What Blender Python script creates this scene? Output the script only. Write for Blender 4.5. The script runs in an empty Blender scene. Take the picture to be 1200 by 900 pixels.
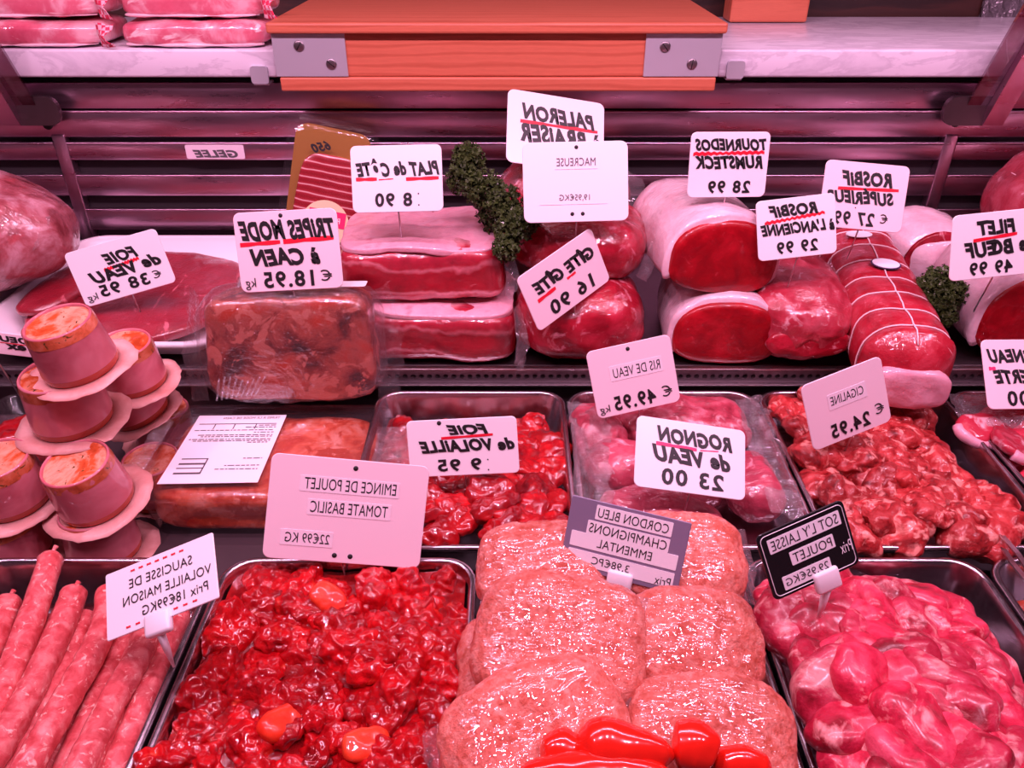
import bpy, bmesh, math, random
from mathutils import Vector, Matrix, noise, Euler

SC = bpy.context.scene
COL = SC.collection
PI = math.pi

# ------------------------------------------------------------------ camera, light, exposure
F_PX = 930.0
PITCH = math.radians(31.95)
CAM_H = 0.61
cam_d = bpy.data.cameras.new('camera')
cam_d.sensor_width = 36.0
cam_d.lens = 36.0 * F_PX / 1200.0
cam_d.clip_start = 0.02
cam = bpy.data.objects.new('camera', cam_d)
COL.objects.link(cam)
cam.location = (0, 0, CAM_H)
cam.rotation_euler = (PI / 2 - PITCH, 0, 0)
SC.camera = cam

SC.view_settings.view_transform = 'Standard'
SC.view_settings.look = 'None'
SC.view_settings.gamma = 1.0
SC.view_settings.use_curve_mapping = False
SC.view_settings.exposure = 0.0

world = bpy.data.worlds.new('world')
SC.world = world
world.use_nodes = True
bg = world.node_tree.nodes['Background']
bg.inputs[0].default_value = (1.0, 0.40, 0.62, 1)
bg.inputs[1].default_value = 0.06


def area(name, loc, target, sx, sy, power, color, spread=180):
    l = bpy.data.lights.new(name, 'AREA')
    l.shape = 'RECTANGLE'
    l.size, l.size_y = sx, sy
    l.energy = power
    l.color = color
    l.spread = math.radians(spread)
    o = bpy.data.objects.new(name, l)
    COL.objects.link(o)
    o.location = loc
    d = Vector(target) - Vector(loc)
    o.rotation_euler = d.to_track_quat('-Z', 'Y').to_euler()
    return o


PINK = (1.0, 0.52, 0.78)
area('case_tube_light', (0, 0.78, 0.98), (0, 0.95, 0), 2.6, 0.03, 16, PINK)
for sx_ in (-0.95, -0.42, 0.08, 0.55, 1.05):     # row of ceiling spots over the counter front
    area('ceiling_spot_light', (sx_, 0.22, 1.55), (sx_ * 0.9, 0.85, 0.0), 0.09, 0.09, 6.4, (1.0, 0.55, 0.82))
area('counter_light', (0, 1.1, 1.6), (0, 1.3, 0.3), 2.0, 0.3, 4, (1.0, 0.55, 0.70))

# ------------------------------------------------------------------ pixel <-> place helpers
cp, sp = math.cos(PITCH), math.sin(PITCH)


def ray(px, py):
    v = (py - 450.0) / F_PX
    return Vector(((px - 600.0) / F_PX, cp - v * sp, -(sp + v * cp)))


def pt(px, py, Y=None, z=None):
    d = ray(px, py)
    t = Y / d.y if Y is not None else (z - CAM_H) / d.z
    return Vector((d.x * t, d.y * t, CAM_H + d.z * t))


# ------------------------------------------------------------------ object helpers
def obj(name, bm, mats, parent=None, smooth=True):
    me = bpy.data.meshes.new(name)
    bmesh.ops.recalc_face_normals(bm, faces=bm.faces)
    bm.to_mesh(me)
    bm.free()
    if smooth:
        for p in me.polygons:
            p.use_smooth = True
    if not isinstance(mats, (list, tuple)):
        mats = [mats]
    for m in mats:
        me.materials.append(m)
    o = bpy.data.objects.new(name, me)
    COL.objects.link(o)
    if parent is not None:
        o.parent = parent
    return o


def thing(name, label, cat, loc=(0, 0, 0), rot=(0, 0, 0), group=None):
    o = bpy.data.objects.new(name, None)
    o.empty_display_size = 0.02
    COL.objects.link(o)
    o.location = loc
    o.rotation_euler = rot
    o['label'] = label
    o['category'] = cat
    if group:
        o['group'] = group
    return o


def tagp(o, label, cat, group=None):
    o['label'] = label
    o['category'] = cat
    if group:
        o['group'] = group
    return o


def struct(name, bm, m, smooth=False):
    o = obj(name, bm, m, None, smooth)
    o['kind'] = 'structure'
    return o


def angle_smooth(o, deg=35):
    me = o.data
    me.polygons.foreach_set('use_smooth', [True] * len(me.polygons))
    bm = bmesh.new()
    bm.from_mesh(me)
    for e in bm.edges:
        e.smooth = len(e.link_faces) == 2 and e.calc_face_angle(0) < math.radians(deg)
    bm.to_mesh(me)
    bm.free()
    return o


def add_box(bm, x0, x1, y0, y1, z0, z1, bev=0.0, seg=2, mi=0):
    r = bmesh.ops.create_cube(bm, size=1.0)
    vs = r['verts']
    for v in vs:
        v.co = Vector(((x0 + x1) / 2 + v.co.x * (x1 - x0), (y0 + y1) / 2 + v.co.y * (y1 - y0), (z0 + z1) / 2 + v.co.z * (z1 - z0)))
    fs = set(f for v in vs for f in v.link_faces)
    for f in fs:
        f.material_index = mi
    if bev > 0:
        es = list(set(e for v in vs for e in v.link_edges))
        bmesh.ops.bevel(bm, geom=es, offset=bev, segments=seg, affect='EDGES', profile=0.5)
    return bm


def loft(bm, rings, cap0=True, cap1=True, closed=True, mi=0):
    """Rings of equal point count joined by quads."""
    vr = [[bm.verts.new(p) for p in r] for r in rings]
    n = len(vr[0])
    for a, b in zip(vr, vr[1:]):
        for i in range(n if closed else n - 1):
            j = (i + 1) % n
            f = bm.faces.new((a[i], a[j], b[j], b[i]))
            f.material_index = mi
    for cap, r in ((cap0, vr[0]), (cap1, vr[-1])):
        if cap:
            c = bm.verts.new(sum((v.co for v in r), Vector()) / n)
            for i in range(n):
                f = bm.faces.new((r[i], r[(i + 1) % n], c))
                f.material_index = mi
    return vr


def add_tube(bm, pts, r, n=8, caps=True, mi=0):
    pts = [Vector(p) for p in pts]
    rings = []
    up = None
    for i, p in enumerate(pts):
        t = (pts[min(i + 1, len(pts) - 1)] - pts[max(i - 1, 0)]).normalized()
        if up is None:
            up = Vector((0, 0, 1)) if abs(t.z) < 0.9 else Vector((1, 0, 0))
        s = t.cross(up).normalized()
        up = s.cross(t).normalized()
        rr = r[i] if isinstance(r, (list, tuple)) else r
        rings.append([p + (s * math.cos(2 * PI * k / n) + up * math.sin(2 * PI * k / n)) * rr for k in range(n)])
    loft(bm, rings, caps, caps, True, mi)
    return bm


def add_lathe(bm, prof, n=32, caps=(True, True), mi=0):
    rings = [[Vector((r * math.cos(2 * PI * k / n), r * math.sin(2 * PI * k / n), z)) for k in range(n)] for r, z in prof]
    loft(bm, rings, caps[0], caps[1], True, mi)
    return bm


def rrect(hx, hy, r, z=0.0, seg=6, cx=0.0, cy=0.0):
    out = []
    for (sx, sy, a0) in ((1, 1, 0), (-1, 1, 90), (-1, -1, 180), (1, -1, 270)):
        for k in range(seg + 1):
            a = math.radians(a0 + 90.0 * k / seg)
            out.append(Vector((cx + sx * (hx - r) + r * math.cos(a), cy + sy * (hy - r) + r * math.sin(a), z)))
    return out


def fbm(p, freq, seed=0.0, octv=3):
    q = p * freq + Vector((seed * 7.13, seed * 3.71, seed * 5.37))
    s, a = 0.0, 1.0
    for _ in range(octv):
        s += a * noise.noise(q)
        q = q * 2.03
        a *= 0.5
    return s


def displace(bm, amp, freq, seed=0.0, octv=3, amp2=0.0, freq2=0.0):
    bm.normal_update()
    moves = []
    for v in bm.verts:
        d = amp * fbm(v.co, freq, seed, octv)
        if amp2:
            d += amp2 * (1.0 - abs(noise.noise(v.co * freq2 + Vector((seed, 0, 3))) * 2.0))
        moves.append(v.co + v.normal * d)
    for v, c in zip(bm.verts, moves):
        v.co = c
    return bm


def sup_bm(a, b, c, p=3.0, cuts=14, amp=0.0, freq=20.0, seed=0.0, octv=3, amp2=0.0, freq2=0.0):
    """Rounded lump with half sizes a, b, c; p sets how boxy; noise makes it irregular."""
    bm = bmesh.new()
    bmesh.ops.create_cube(bm, size=2.0)
    bmesh.ops.subdivide_edges(bm, edges=bm.edges[:], cuts=cuts, use_grid_fill=True)
    for v in bm.verts:
        q = v.co.copy()
        q = Vector((math.tan(q.x * 0.7854), math.tan(q.y * 0.7854), math.tan(q.z * 0.7854)))
        n = (abs(q.x) ** p + abs(q.y) ** p + abs(q.z) ** p) ** (1.0 / p)
        q /= n
        v.co = Vector((q.x * a, q.y * b, q.z * c))
    if amp or amp2:
        displace(bm, amp, freq, seed, octv, amp2, freq2)
    return bm


def tx(bm, m):
    bmesh.ops.transform(bm, matrix=m, verts=bm.verts[:])
    return bm


def jn(bm, other):
    me = bpy.data.meshes.new('tmp')
    other.to_mesh(me)
    other.free()
    bm.from_mesh(me)
    bpy.data.meshes.remove(me)
    return bm


# ------------------------------------------------------------------ materials
class NT:
    def __init__(self, name):
        self.m = bpy.data.materials.new(name)
        self.m.use_nodes = True
        self.t = self.m.node_tree
        self.b = self.t.nodes['Principled BSDF']
        self.out = self.t.nodes['Material Output']

    def n(self, typ, **kw):
        x = self.t.nodes.new(typ)
        for k, v in kw.items():
            if k.startswith('i_'):
                x.inputs[k[2:].replace('_', ' ')].default_value = v
            else:
                setattr(x, k, v)
        return x

    def l(self, a, b):
        self.t.links.new(a, b)

    def coord(self):
        if not hasattr(self, '_c'):
            self._c = self.n('ShaderNodeTexCoord').outputs['Object']
        return self._c

    def rnd(self):
        if not hasattr(self, '_r'):
            oi = self.n('ShaderNodeObjectInfo')
            self._r0 = oi.outputs['Random']
            mm = self.n('ShaderNodeMath', operation='MULTIPLY')
            self.l(self._r0, mm.inputs[0])
            mm.inputs[1].default_value = 37.0
            self._r = mm.outputs[0]
        return self._r

    def noise(self, scale, detail=4, rough=0.55, dist=0.0, stretch=None, rnd=True):
        x = self.n('ShaderNodeTexNoise', noise_dimensions='4D')
        x.inputs['Scale'].default_value = scale
        x.inputs['Detail'].default_value = detail
        x.inputs['Roughness'].default_value = rough
        x.inputs['Distortion'].default_value = dist
        c = self.coord()
        if stretch:
            mp = self.n('ShaderNodeMapping')
            mp.inputs['Scale'].default_value = stretch
            self.l(c, mp.inputs['Vector'])
            c = mp.outputs[0]
        self.l(c, x.inputs['Vector'])
        if rnd:
            self.l(self.rnd(), x.inputs['W'])
        return x.outputs['Fac']

    def ramp(self, fac, stops, interp='LINEAR'):
        r = self.n('ShaderNodeValToRGB')
        cr = r.color_ramp
        cr.interpolation = interp
        while len(cr.elements) < len(stops):
            cr.elements.new(0.5)
        for e, (p, c) in zip(cr.elements, stops):
            e.position = p
            e.color = (*c, 1) if len(c) == 3 else c
        self.l(fac, r.inputs[0])
        return r.outputs[0]

    def mix(self, fac, a, b):
        x = self.n('ShaderNodeMix', data_type='RGBA')
        if isinstance(fac, float):
            x.inputs[0].default_value = fac
        else:
            self.l(fac, x.inputs[0])
        for s, v in ((x.inputs[6], a), (x.inputs[7], b)):
            if isinstance(v, tuple):
                s.default_value = (*v, 1)
            else:
                self.l(v, s)
        return x.outputs[2]

    def bump(self, h, strength, dist=0.002, prev=None):
        x = self.n('ShaderNodeBump')
        x.inputs['Strength'].default_value = strength
        x.inputs['Distance'].default_value = dist
        self.l(h, x.inputs['Height'])
        if prev is not None:
            self.l(prev, x.inputs['Normal'])
        return x.outputs[0]

    def set(self, **kw):
        for k, v in kw.items():
            s = self.b.inputs[k.replace('_', ' ')]
            if isinstance(v, tuple) and len(v) == 3 and s.type == 'RGBA':
                v = (*v, 1)
            s.default_value = v
        return self

    def crumple(self, scale=30.0, amt=0.6):
        """height pattern of stretched plastic film"""
        v = self.n('ShaderNodeTexVoronoi', feature='DISTANCE_TO_EDGE', voronoi_dimensions='4D')
        v.inputs['Scale'].default_value = scale
        nz = self.n('ShaderNodeTexNoise')
        nz.inputs['Scale'].default_value = scale * 0.4
        nz.inputs['Detail'].default_value = 3
        self.l(self.coord(), nz.inputs['Vector'])
        va = self.n('ShaderNodeVectorMath', operation='MULTIPLY_ADD')
        self.l(nz.outputs['Color'], va.inputs[0])
        va.inputs[1].default_value = (0.035, 0.035, 0.035)
        self.l(self.coord(), va.inputs[2])
        self.l(va.outputs[0], v.inputs['Vector'])
        self.l(self.rnd(), v.inputs['W'])
        w = self.noise(scale * 0.9, 2, 0.5, 2.0, (1.0, 5.0, 2.2))
        ma = self.n('ShaderNodeMath', operation='MULTIPLY_ADD')
        self.l(w, ma.inputs[0])
        ma.inputs[1].default_value = amt
        cl = self.n('ShaderNodeMath', operation='MINIMUM')
        self.l(v.outputs['Distance'], cl.inputs[0])
        cl.inputs[1].default_value = 0.16
        self.l(cl.outputs[0], ma.inputs[2])
        return ma.outputs[0]


def simple(name, col, rough=0.5, metal=0.0, spec=0.5, coat=0.0):
    t = NT(name)
    t.set(Base_Color=col, Roughness=rough, Metallic=metal, Coat_Weight=coat)
    t.b.inputs['Specular IOR Level'].default_value = spec
    return t.m


def meat(name, stops, scale=40, detail=5, fat=None, rough=0.4, coat=0.35, bump=0.4, bscale=140, film=0.0, fscale=30, sss=0.0, vary=0.25, stretch=None, coat_rough=0.06, spec=0.25):
    t = NT(name)
    c = t.ramp(t.noise(scale, detail, 0.6, 0.6, stretch), stops)
    if fat:
        fcol, fs, lo, hi = fat[:4]
        f = t.ramp(t.noise(fs, 4, 0.6, 1.2, fat[4] if len(fat) > 4 else None), [(lo, (0, 0, 0)), (hi, (1, 1, 1))])
        c = t.mix(f, c, fcol)
    hs = t.n('ShaderNodeHueSaturation')
    mr = t.n('ShaderNodeMapRange')
    t.rnd()
    t.l(t._r0, mr.inputs[0])
    mr.inputs['To Min'].default_value = 1 - vary
    mr.inputs['To Max'].default_value = 1 + vary
    t.l(mr.outputs[0], hs.inputs['Value'])
    t.l(c, hs.inputs['Color'])
    t.l(hs.outputs[0], t.b.inputs['Base Color'])
    t.set(Roughness=rough, Coat_Weight=coat, Coat_Roughness=coat_rough)
    t.b.inputs['Specular IOR Level'].default_value = spec
    if sss:
        t.set(Subsurface_Weight=sss, Subsurface_Radius=(0.9, 0.25, 0.2), Subsurface_Scale=0.008)
    if bump:
        t.l(t.bump(t.noise(bscale, 4, 0.6), bump, 0.003), t.b.inputs['Normal'])
    if film:
        t.l(t.bump(t.crumple(fscale), min(1.0, film), 0.085 / fscale), t.b.inputs['Coat Normal'])
        t.set(Coat_IOR=1.9, Coat_Roughness=0.035)
        cm = t.ramp(t.noise(11, 3, 0.55, 0.5), [(0.36, (0.3 * coat,) * 3), (0.52, (coat,) * 3)])
        t.l(cm, t.b.inputs['Coat Weight'])
    return t.m


def film_mat(name, scale=40, strength=0.7, milk=0.06, rough=0.08, base=0.05, edge=0.6):
    t = NT(name)
    t.t.nodes.remove(t.b)
    tr = t.n('ShaderNodeBsdfTransparent')
    tr.inputs[0].default_value = (0.97, 0.96, 0.97, 1)
    gl = t.n('ShaderNodeBsdfGlossy')
    gl.inputs['Roughness'].default_value = rough
    gl.inputs['Color'].default_value = (0.95, 0.95, 0.95, 1)
    df = t.n('ShaderNodeBsdfDiffuse')
    df.inputs['Color'].default_value = (0.85, 0.8, 0.85, 1)
    nb = t.bump(t.crumple(scale), strength, 0.008)
    t.l(nb, gl.inputs['Normal'])
    lw = t.n('ShaderNodeLayerWeight')
    lw.inputs['Blend'].default_value = 0.25
    t.l(nb, lw.inputs['Normal'])
    mr = t.n('ShaderNodeMapRange')
    t.l(lw.outputs['Facing'], mr.inputs[0])
    mr.inputs['To Min'].default_value = base
    mr.inputs['To Max'].default_value = edge
    m1 = t.n('ShaderNodeMixShader')
    m1.inputs[0].default_value = milk
    t.l(tr.outputs[0], m1.inputs[1])
    t.l(df.outputs[0], m1.inputs[2])
    m2 = t.n('ShaderNodeMixShader')
    t.l(mr.outputs[0], m2.inputs[0])
    t.l(m1.outputs[0], m2.inputs[1])
    t.l(gl.outputs[0], m2.inputs[2])
    t.l(m2.outputs[0], t.out.inputs['Surface'])
    return t.m


def steel_mat(name, col, rough, stretch, scale=120):
    t = NT(name)
    t.set(Base_Color=col, Metallic=1.0, Roughness=rough)
    nz = t.noise(scale, 3, 0.6, 0, stretch, rnd=False)
    t.l(t.ramp(nz, [(0.3, (rough * 0.85,) * 3), (0.7, (rough * 1.2,) * 3)]), t.b.inputs['Roughness'])
    t.l(t.bump(nz, 0.03, 0.0005), t.b.inputs['Normal'])
    sm = t.noise(6, 3, 0.6, 0.8, None, rnd=False)
    t.l(t.ramp(sm, [(0.3, tuple(c * 0.8 for c in col)), (0.7, col)]), t.b.inputs['Base Color'])
    return t.m


M = {}
M['steel'] = steel_mat('brushed steel', (0.62, 0.58, 0.60), 0.30, (1, 8, 8))
M['steel_wall'] = steel_mat('back panel steel', (0.66, 0.42, 0.54), 0.30, (0.25, 2.5, 2.5), 40)
M['steel_dark'] = steel_mat('dark steel', (0.16, 0.12, 0.13), 0.45, (1, 8, 8))
M['steel_mid'] = steel_mat('perforated strip steel', (0.34, 0.26, 0.29), 0.45, (1, 8, 8))
M['tray'] = steel_mat('tray steel', (0.62, 0.56, 0.60), 0.22, (3, 3, 3), 40)
M['alu'] = simple('brushed aluminium plate', (0.62, 0.62, 0.68), 0.45, 0.6)
M['dark'] = simple('shadow gap black', (0.012, 0.008, 0.010), 0.7)
M['deck'] = simple('dark deck', (0.05, 0.03, 0.035), 0.5)
M['black'] = simple('black ink', (0.012, 0.010, 0.012), 0.45)
M['grey_ink'] = simple('grey ink', (0.10, 0.09, 0.10), 0.5)
M['red_ink'] = simple('red marker', (0.72, 0.006, 0.03), 0.45)
M['pink_ink'] = simple('pink marker', (0.85, 0.03, 0.16), 0.45)
M['white'] = simple('white plastic', (0.86, 0.80, 0.84), 0.32)
M['pinkish'] = simple('pale pink plastic', (0.86, 0.66, 0.72), 0.35)
M['plate_black'] = simple('black plastic plate', (0.010, 0.008, 0.010), 0.25)
M['plate_violet'] = simple('slate violet plate', (0.22, 0.18, 0.27), 0.4)
M['paper'] = simple('white paper', (0.88, 0.84, 0.88), 0.6)
M['tape'] = simple('clear label tape', (0.86, 0.72, 0.79), 0.2)
M['twine'] = simple('white twine', (0.85, 0.62, 0.66), 0.8)
M['screw'] = simple('screw steel', (0.35, 0.30, 0.32), 0.35, 1.0)


def wood_mat(name, c1, c2, c3, rough=0.5):
    t = NT(name)
    mp = t.n('ShaderNodeMapping')
    mp.inputs['Scale'].default_value = (1.2, 9, 9)
    t.l(t.coord(), mp.inputs['Vector'])
    w = t.n('ShaderNodeTexWave', wave_type='RINGS', rings_direction='X')
    w.inputs['Scale'].default_value = 2.2
    w.inputs['Distortion'].default_value = 5.0
    w.inputs['Detail'].default_value = 3
    w.inputs['Detail Scale'].default_value = 1.4
    t.l(mp.outputs[0], w.inputs['Vector'])
    c = t.ramp(w.outputs['Fac'], [(0.0, tuple((a + b) / 2 for a, b in zip(c1, c2))), (0.55, c2), (1.0, c3)])
    g = t.noise(60, 4, 0.6, 0, (1, 14, 14), rnd=False)
    gg = t.ramp(g, [(0.25, (0.86, 0.86, 0.86)), (0.6, (1, 1, 1))])
    mu = t.n('ShaderNodeMix', data_type='RGBA', blend_type='MULTIPLY')
    mu.inputs[0].default_value = 0.8
    t.l(c, mu.inputs[6])
    t.l(gg, mu.inputs[7])
    t.l(mu.outputs[2], t.b.inputs['Base Color'])
    t.set(Roughness=rough)
    t.l(t.bump(g, 0.15, 0.001), t.b.inputs['Normal'])
    return t.m


M['wood'] = wood_mat('orange beech', (0.56, 0.135, 0.072), (0.62, 0.16, 0.085), (0.50, 0.11, 0.055))
M['wood_dark'] = wood_mat('dark stained wood', (0.03, 0.008, 0.006), (0.05, 0.013, 0.009), (0.02, 0.006, 0.005))

t = NT('marble')
v1 = t.ramp(t.noise(7, 6, 0.6, 2.2, (0.7, 2, 2), rnd=False), [(0.40, (0.70, 0.64, 0.72)), (0.49, (0.60, 0.54, 0.62)), (0.54, (0.74, 0.68, 0.76))])
t.l(v1, t.b.inputs['Base Color'])
t.set(Roughness=0.25)
M['marble'] = t.m

M['film'] = film_mat('clear film', 34, 0.8, 0.09, 0.06, 0.07, 0.8)
M['bag'] = film_mat('vacuum bag', 40, 0.7, 0.025, 0.08, 0.02, 0.5)
M['clear'] = film_mat('clear plastic', 12, 0.3, 0.01, 0.06, 0.02, 0.3)
M['tinted'] = film_mat('tinted glass', 4, 0.02, 0.0, 0.02)
for n_ in M['tinted'].node_tree.nodes:
    if n_.type == 'BSDF_TRANSPARENT':
        n_.inputs[0].default_value = (0.55, 0.42, 0.48, 1)

BEEF = [(0.3, (0.13, 0.002, 0.008)), (0.5, (0.32, 0.006, 0.020)), (0.72, (0.48, 0.022, 0.055))]
M['beef'] = meat('beef', BEEF, 22, 6, ((0.78, 0.30, 0.36), 30, 0.60, 0.72), film=0.0)
M['beef_film'] = meat('filmed beef', BEEF, 22, 6, ((0.80, 0.32, 0.40), 26, 0.58, 0.74), coat=1.0, film=0.9, fscale=34, bump=0.3)
M['beef_dark'] = meat('dark beef cut', [(0.25, (0.15, 0.001, 0.006)), (0.5, (0.27, 0.002, 0.007)), (0.72, (0.46, 0.006, 0.018))], 26, 6, ((0.50, 0.05, 0.07), 40, 0.62, 0.78), rough=0.35, coat=0.4)
M['fat'] = meat('white fat', [(0.3, (0.74, 0.44, 0.52)), (0.6, (0.84, 0.60, 0.66))], 22, 4, None, rough=0.4, coat=0.9, bump=0.9, bscale=45, film=0.9, fscale=20, sss=0.12, vary=0.06)
M['fat_pink'] = meat('pink fat', [(0.3, (0.70, 0.28, 0.36)), (0.55, (0.80, 0.40, 0.48)), (0.75, (0.62, 0.14, 0.2))], 30, 5, None, rough=0.4, coat=0.6, bump=0.5, bscale=90, film=0.6, sss=0.15, vary=0.06)
M['roast'] = meat('tied roast', [(0.3, (0.26, 0.005, 0.014)), (0.5, (0.44, 0.012, 0.03)), (0.72, (0.56, 0.05, 0.08))], 30, 6, ((0.78, 0.32, 0.36), 34, 0.62, 0.72, (1, 3, 1)), coat=0.6, bump=0.5, film=0.5)
M['roast_film'] = meat('filmed roast', [(0.3, (0.34, 0.01, 0.025)), (0.5, (0.50, 0.03, 0.06)), (0.72, (0.62, 0.12, 0.16))], 36, 6, ((0.82, 0.42, 0.46), 40, 0.60, 0.72), coat=1.0, film=1.0, fscale=40)
M['liver'] = meat('veal liver', [(0.3, (0.20, 0.005, 0.014)), (0.6, (0.36, 0.014, 0.032))], 14, 4, ((0.72, 0.16, 0.2), 12, 0.60, 0.66, (3, 1, 1)), coat=1.0, coat_rough=0.08, bump=1.0, bscale=170, film=0.9, fscale=160, vary=0.02)
M['liver_poultry'] = meat('poultry liver', [(0.3, (0.14, 0.001, 0.004)), (0.5, (0.34, 0.003, 0.007)), (0.7, (0.52, 0.010, 0.012))], 40, 4, ((0.7, 0.2, 0.12), 38, 0.68, 0.76), coat=1.0, bump=0.25, bscale=90, rough=0.3)
M['marinade'] = meat('marinated chicken', [(0.3, (0.22, 0.0008, 0.003)), (0.45, (0.36, 0.0018, 0.005)), (0.6, (0.50, 0.004, 0.007)), (0.74, (0.60, 0.02, 0.016))], 60, 8, ((0.66, 0.06, 0.03), 40, 0.62, 0.72), coat=1.0, coat_rough=0.035, bump=0.8, bscale=200, rough=0.5, spec=0.05)
M['tomato'] = meat('tomato', [(0.3, (0.60, 0.016, 0.006)), (0.7, (0.74, 0.06, 0.02))], 30, 3, None, coat=0.8, bump=0.2)
M['cigaline'] = meat('pork chunks', [(0.34, (0.15, 0.004, 0.005)), (0.47, (0.36, 0.020, 0.022)), (0.66, (0.52, 0.065, 0.065))], 60, 8, ((0.76, 0.27, 0.23), 42, 0.54, 0.62), coat=0.45, coat_rough=0.14, bump=1.0, bscale=120, rough=0.4, sss=0.0)
M['chicken'] = meat('raw chicken', [(0.34, (0.24, 0.004, 0.016)), (0.48, (0.50, 0.014, 0.05)), (0.66, (0.68, 0.07, 0.13))], 38, 8, ((0.84, 0.32, 0.32), 34, 0.55, 0.66), coat=0.6, coat_rough=0.2, bump=0.9, bscale=70, rough=0.45, sss=0.08)
M['lamb'] = meat('lamb', [(0.3, (0.44, 0.012, 0.035)), (0.7, (0.58, 0.04, 0.08))], 26, 5, ((0.85, 0.45, 0.5), 22, 0.55, 0.62), coat=0.7, bump=0.4)
M['sausage'] = meat('raw sausage', [(0.34, (0.48, 0.045, 0.05)), (0.5, (0.64, 0.10, 0.11)), (0.64, (0.74, 0.22, 0.21))], 80, 5, ((0.86, 0.46, 0.40), 95, 0.58, 0.66), coat=0.5, coat_rough=0.15, bump=0.3, bscale=120, rough=0.4, vary=0.1)
M['breaded'] = meat('breaded escalope', [(0.3, (0.50, 0.08, 0.045)), (0.47, (0.66, 0.15, 0.11)), (0.68, (0.78, 0.30, 0.24))], 120, 7, ((0.46, 0.06, 0.03), 40, 0.55, 0.72), coat=1.0, coat_rough=0.08, film=0.9, fscale=14, bump=1.0, bscale=260, rough=0.6, vary=0.08)
M['sweetbread'] = meat('sweetbread', [(0.34, (0.28, 0.02, 0.04)), (0.5, (0.50, 0.06, 0.10)), (0.66, (0.66, 0.20, 0.26))], 34, 5, ((0.8, 0.42, 0.46), 30, 0.6, 0.72), coat=1.0, film=1.0, fscale=30, bump=0.5)
M['kidney'] = meat('veal kidney', [(0.34, (0.24, 0.018, 0.04)), (0.62, (0.46, 0.06, 0.10))], 26, 6, ((0.7, 0.3, 0.36), 30, 0.58, 0.7), coat=1.0, film=1.0, fscale=20, bump=0.4)
M['mottled'] = meat('mottled wrapped meat', [(0.34, (0.20, 0.02, 0.025)), (0.48, (0.42, 0.10, 0.12)), (0.62, (0.62, 0.30, 0.34))], 24, 7, ((0.5, 0.05, 0.06), 18, 0.6, 0.75), coat=1.0, film=1.0, fscale=26, bump=0.4, vary=0.05)
M['ham'] = meat('vacuum packed ham', [(0.28, (0.56, 0.05, 0.11)), (0.48, (0.68, 0.14, 0.21)), (0.60, (0.82, 0.42, 0.48))], 13, 5, ((0.88, 0.62, 0.64), 11, 0.60, 0.66, (1, 2, 3)), coat=1.0, film=0.7, fscale=24, bump=0.2, vary=0.1)
M['pepper'] = simple('red pepper skin', (0.82, 0.016, 0.008), 0.18, coat=0.8)
M['pepper_stem'] = simple('pepper stem', (0.12, 0.2, 0.03), 0.5)
M['cup'] = meat('pink tub wall', [(0.35, (0.50, 0.10, 0.13)), (0.65, (0.66, 0.20, 0.24))], 20, 3, None, coat=0.6, bump=0.05, rough=0.3, vary=0.12, sss=0.2)
M['cup_base'] = meat('jelly through cup base', [(0.3, (0.34, 0.03, 0.02)), (0.7, (0.5, 0.06, 0.03))], 20, 3, None, coat=0.6, bump=0.05, rough=0.25)
M['cup_top'] = meat('jelly through tub rim', [(0.3, (0.30, 0.05, 0.015)), (0.5, (0.56, 0.12, 0.05)), (0.7, (0.66, 0.22, 0.14))], 60, 5, ((0.08, 0.05, 0.012), 90, 0.60, 0.66), coat=0.6, bump=0.1, rough=0.3)
M['jelly'] = meat('orange terrine', [(0.34, (0.42, 0.05, 0.012)), (0.46, (0.62, 0.10, 0.03)), (0.56, (0.80, 0.34, 0.22)), (0.68, (0.62, 0.09, 0.025))], 30, 5, ((0.07, 0.05, 0.01), 120, 0.62, 0.67), coat=0.9, bump=0.3, rough=0.25, vary=0.12)
M['lid_paper'] = meat('paper lid', [(0.35, (0.64, 0.26, 0.23)), (0.65, (0.80, 0.44, 0.40))], 20, 4, None, coat=0.2, bump=0.2, rough=0.4, vary=0.08)
M['tripe'] = meat('tripe in jelly', [(0.36, (0.04, 0.003, 0.002)), (0.45, (0.17, 0.012, 0.006)), (0.54, (0.34, 0.055, 0.035)), (0.64, (0.40, 0.028, 0.008))], 19, 5, ((0.48, 0.12, 0.085), 26, 0.54, 0.57), coat=1.0, coat_rough=0.1, bump=0.5, bscale=40, film=0.5, rough=0.4, vary=0.0)
M['tripe_light'] = meat('tripe in tub', [(0.34, (0.46, 0.025, 0.010)), (0.5, (0.72, 0.13, 0.06)), (0.66, (0.84, 0.34, 0.25))], 30, 5, ((0.52, 0.05, 0.015), 26, 0.52, 0.58), coat=0.9, bump=0.5, film=0.6, vary=0.0)
M['leaf'] = meat('parsley leaf', [(0.3, (0.02, 0.035, 0.006)), (0.7, (0.06, 0.09, 0.02))], 90, 3, None, coat=0.1, bump=0.2, rough=0.5, vary=0.1)
M['stalk'] = simple('parsley stalk', (0.10, 0.12, 0.03), 0.5)
M['gold'] = simple('gold board', (0.62, 0.30, 0.07), 0.3, 0.6)
M['cream'] = simple('cream label', (0.86, 0.68, 0.42), 0.5)
M['navy'] = simple('dark blue print', (0.06, 0.03, 0.09), 0.5)
M['ceil'] = simple('white ceiling', (0.6, 0.55, 0.58), 0.8)

t = NT('pink gingham')
ck = t.n('ShaderNodeTexChecker')
ck.inputs['Scale'].default_value = 140
ck.inputs['Color1'].default_value = (0.75, 0.03, 0.10, 1)
ck.inputs['Color2'].default_value = (0.86, 0.48, 0.56, 1)
t.l(t.coord(), ck.inputs['Vector'])
t.l(ck.outputs['Color'], t.b.inputs['Base Color'])
t.set(Roughness=0.8)
M['gingham'] = t.m

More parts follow.
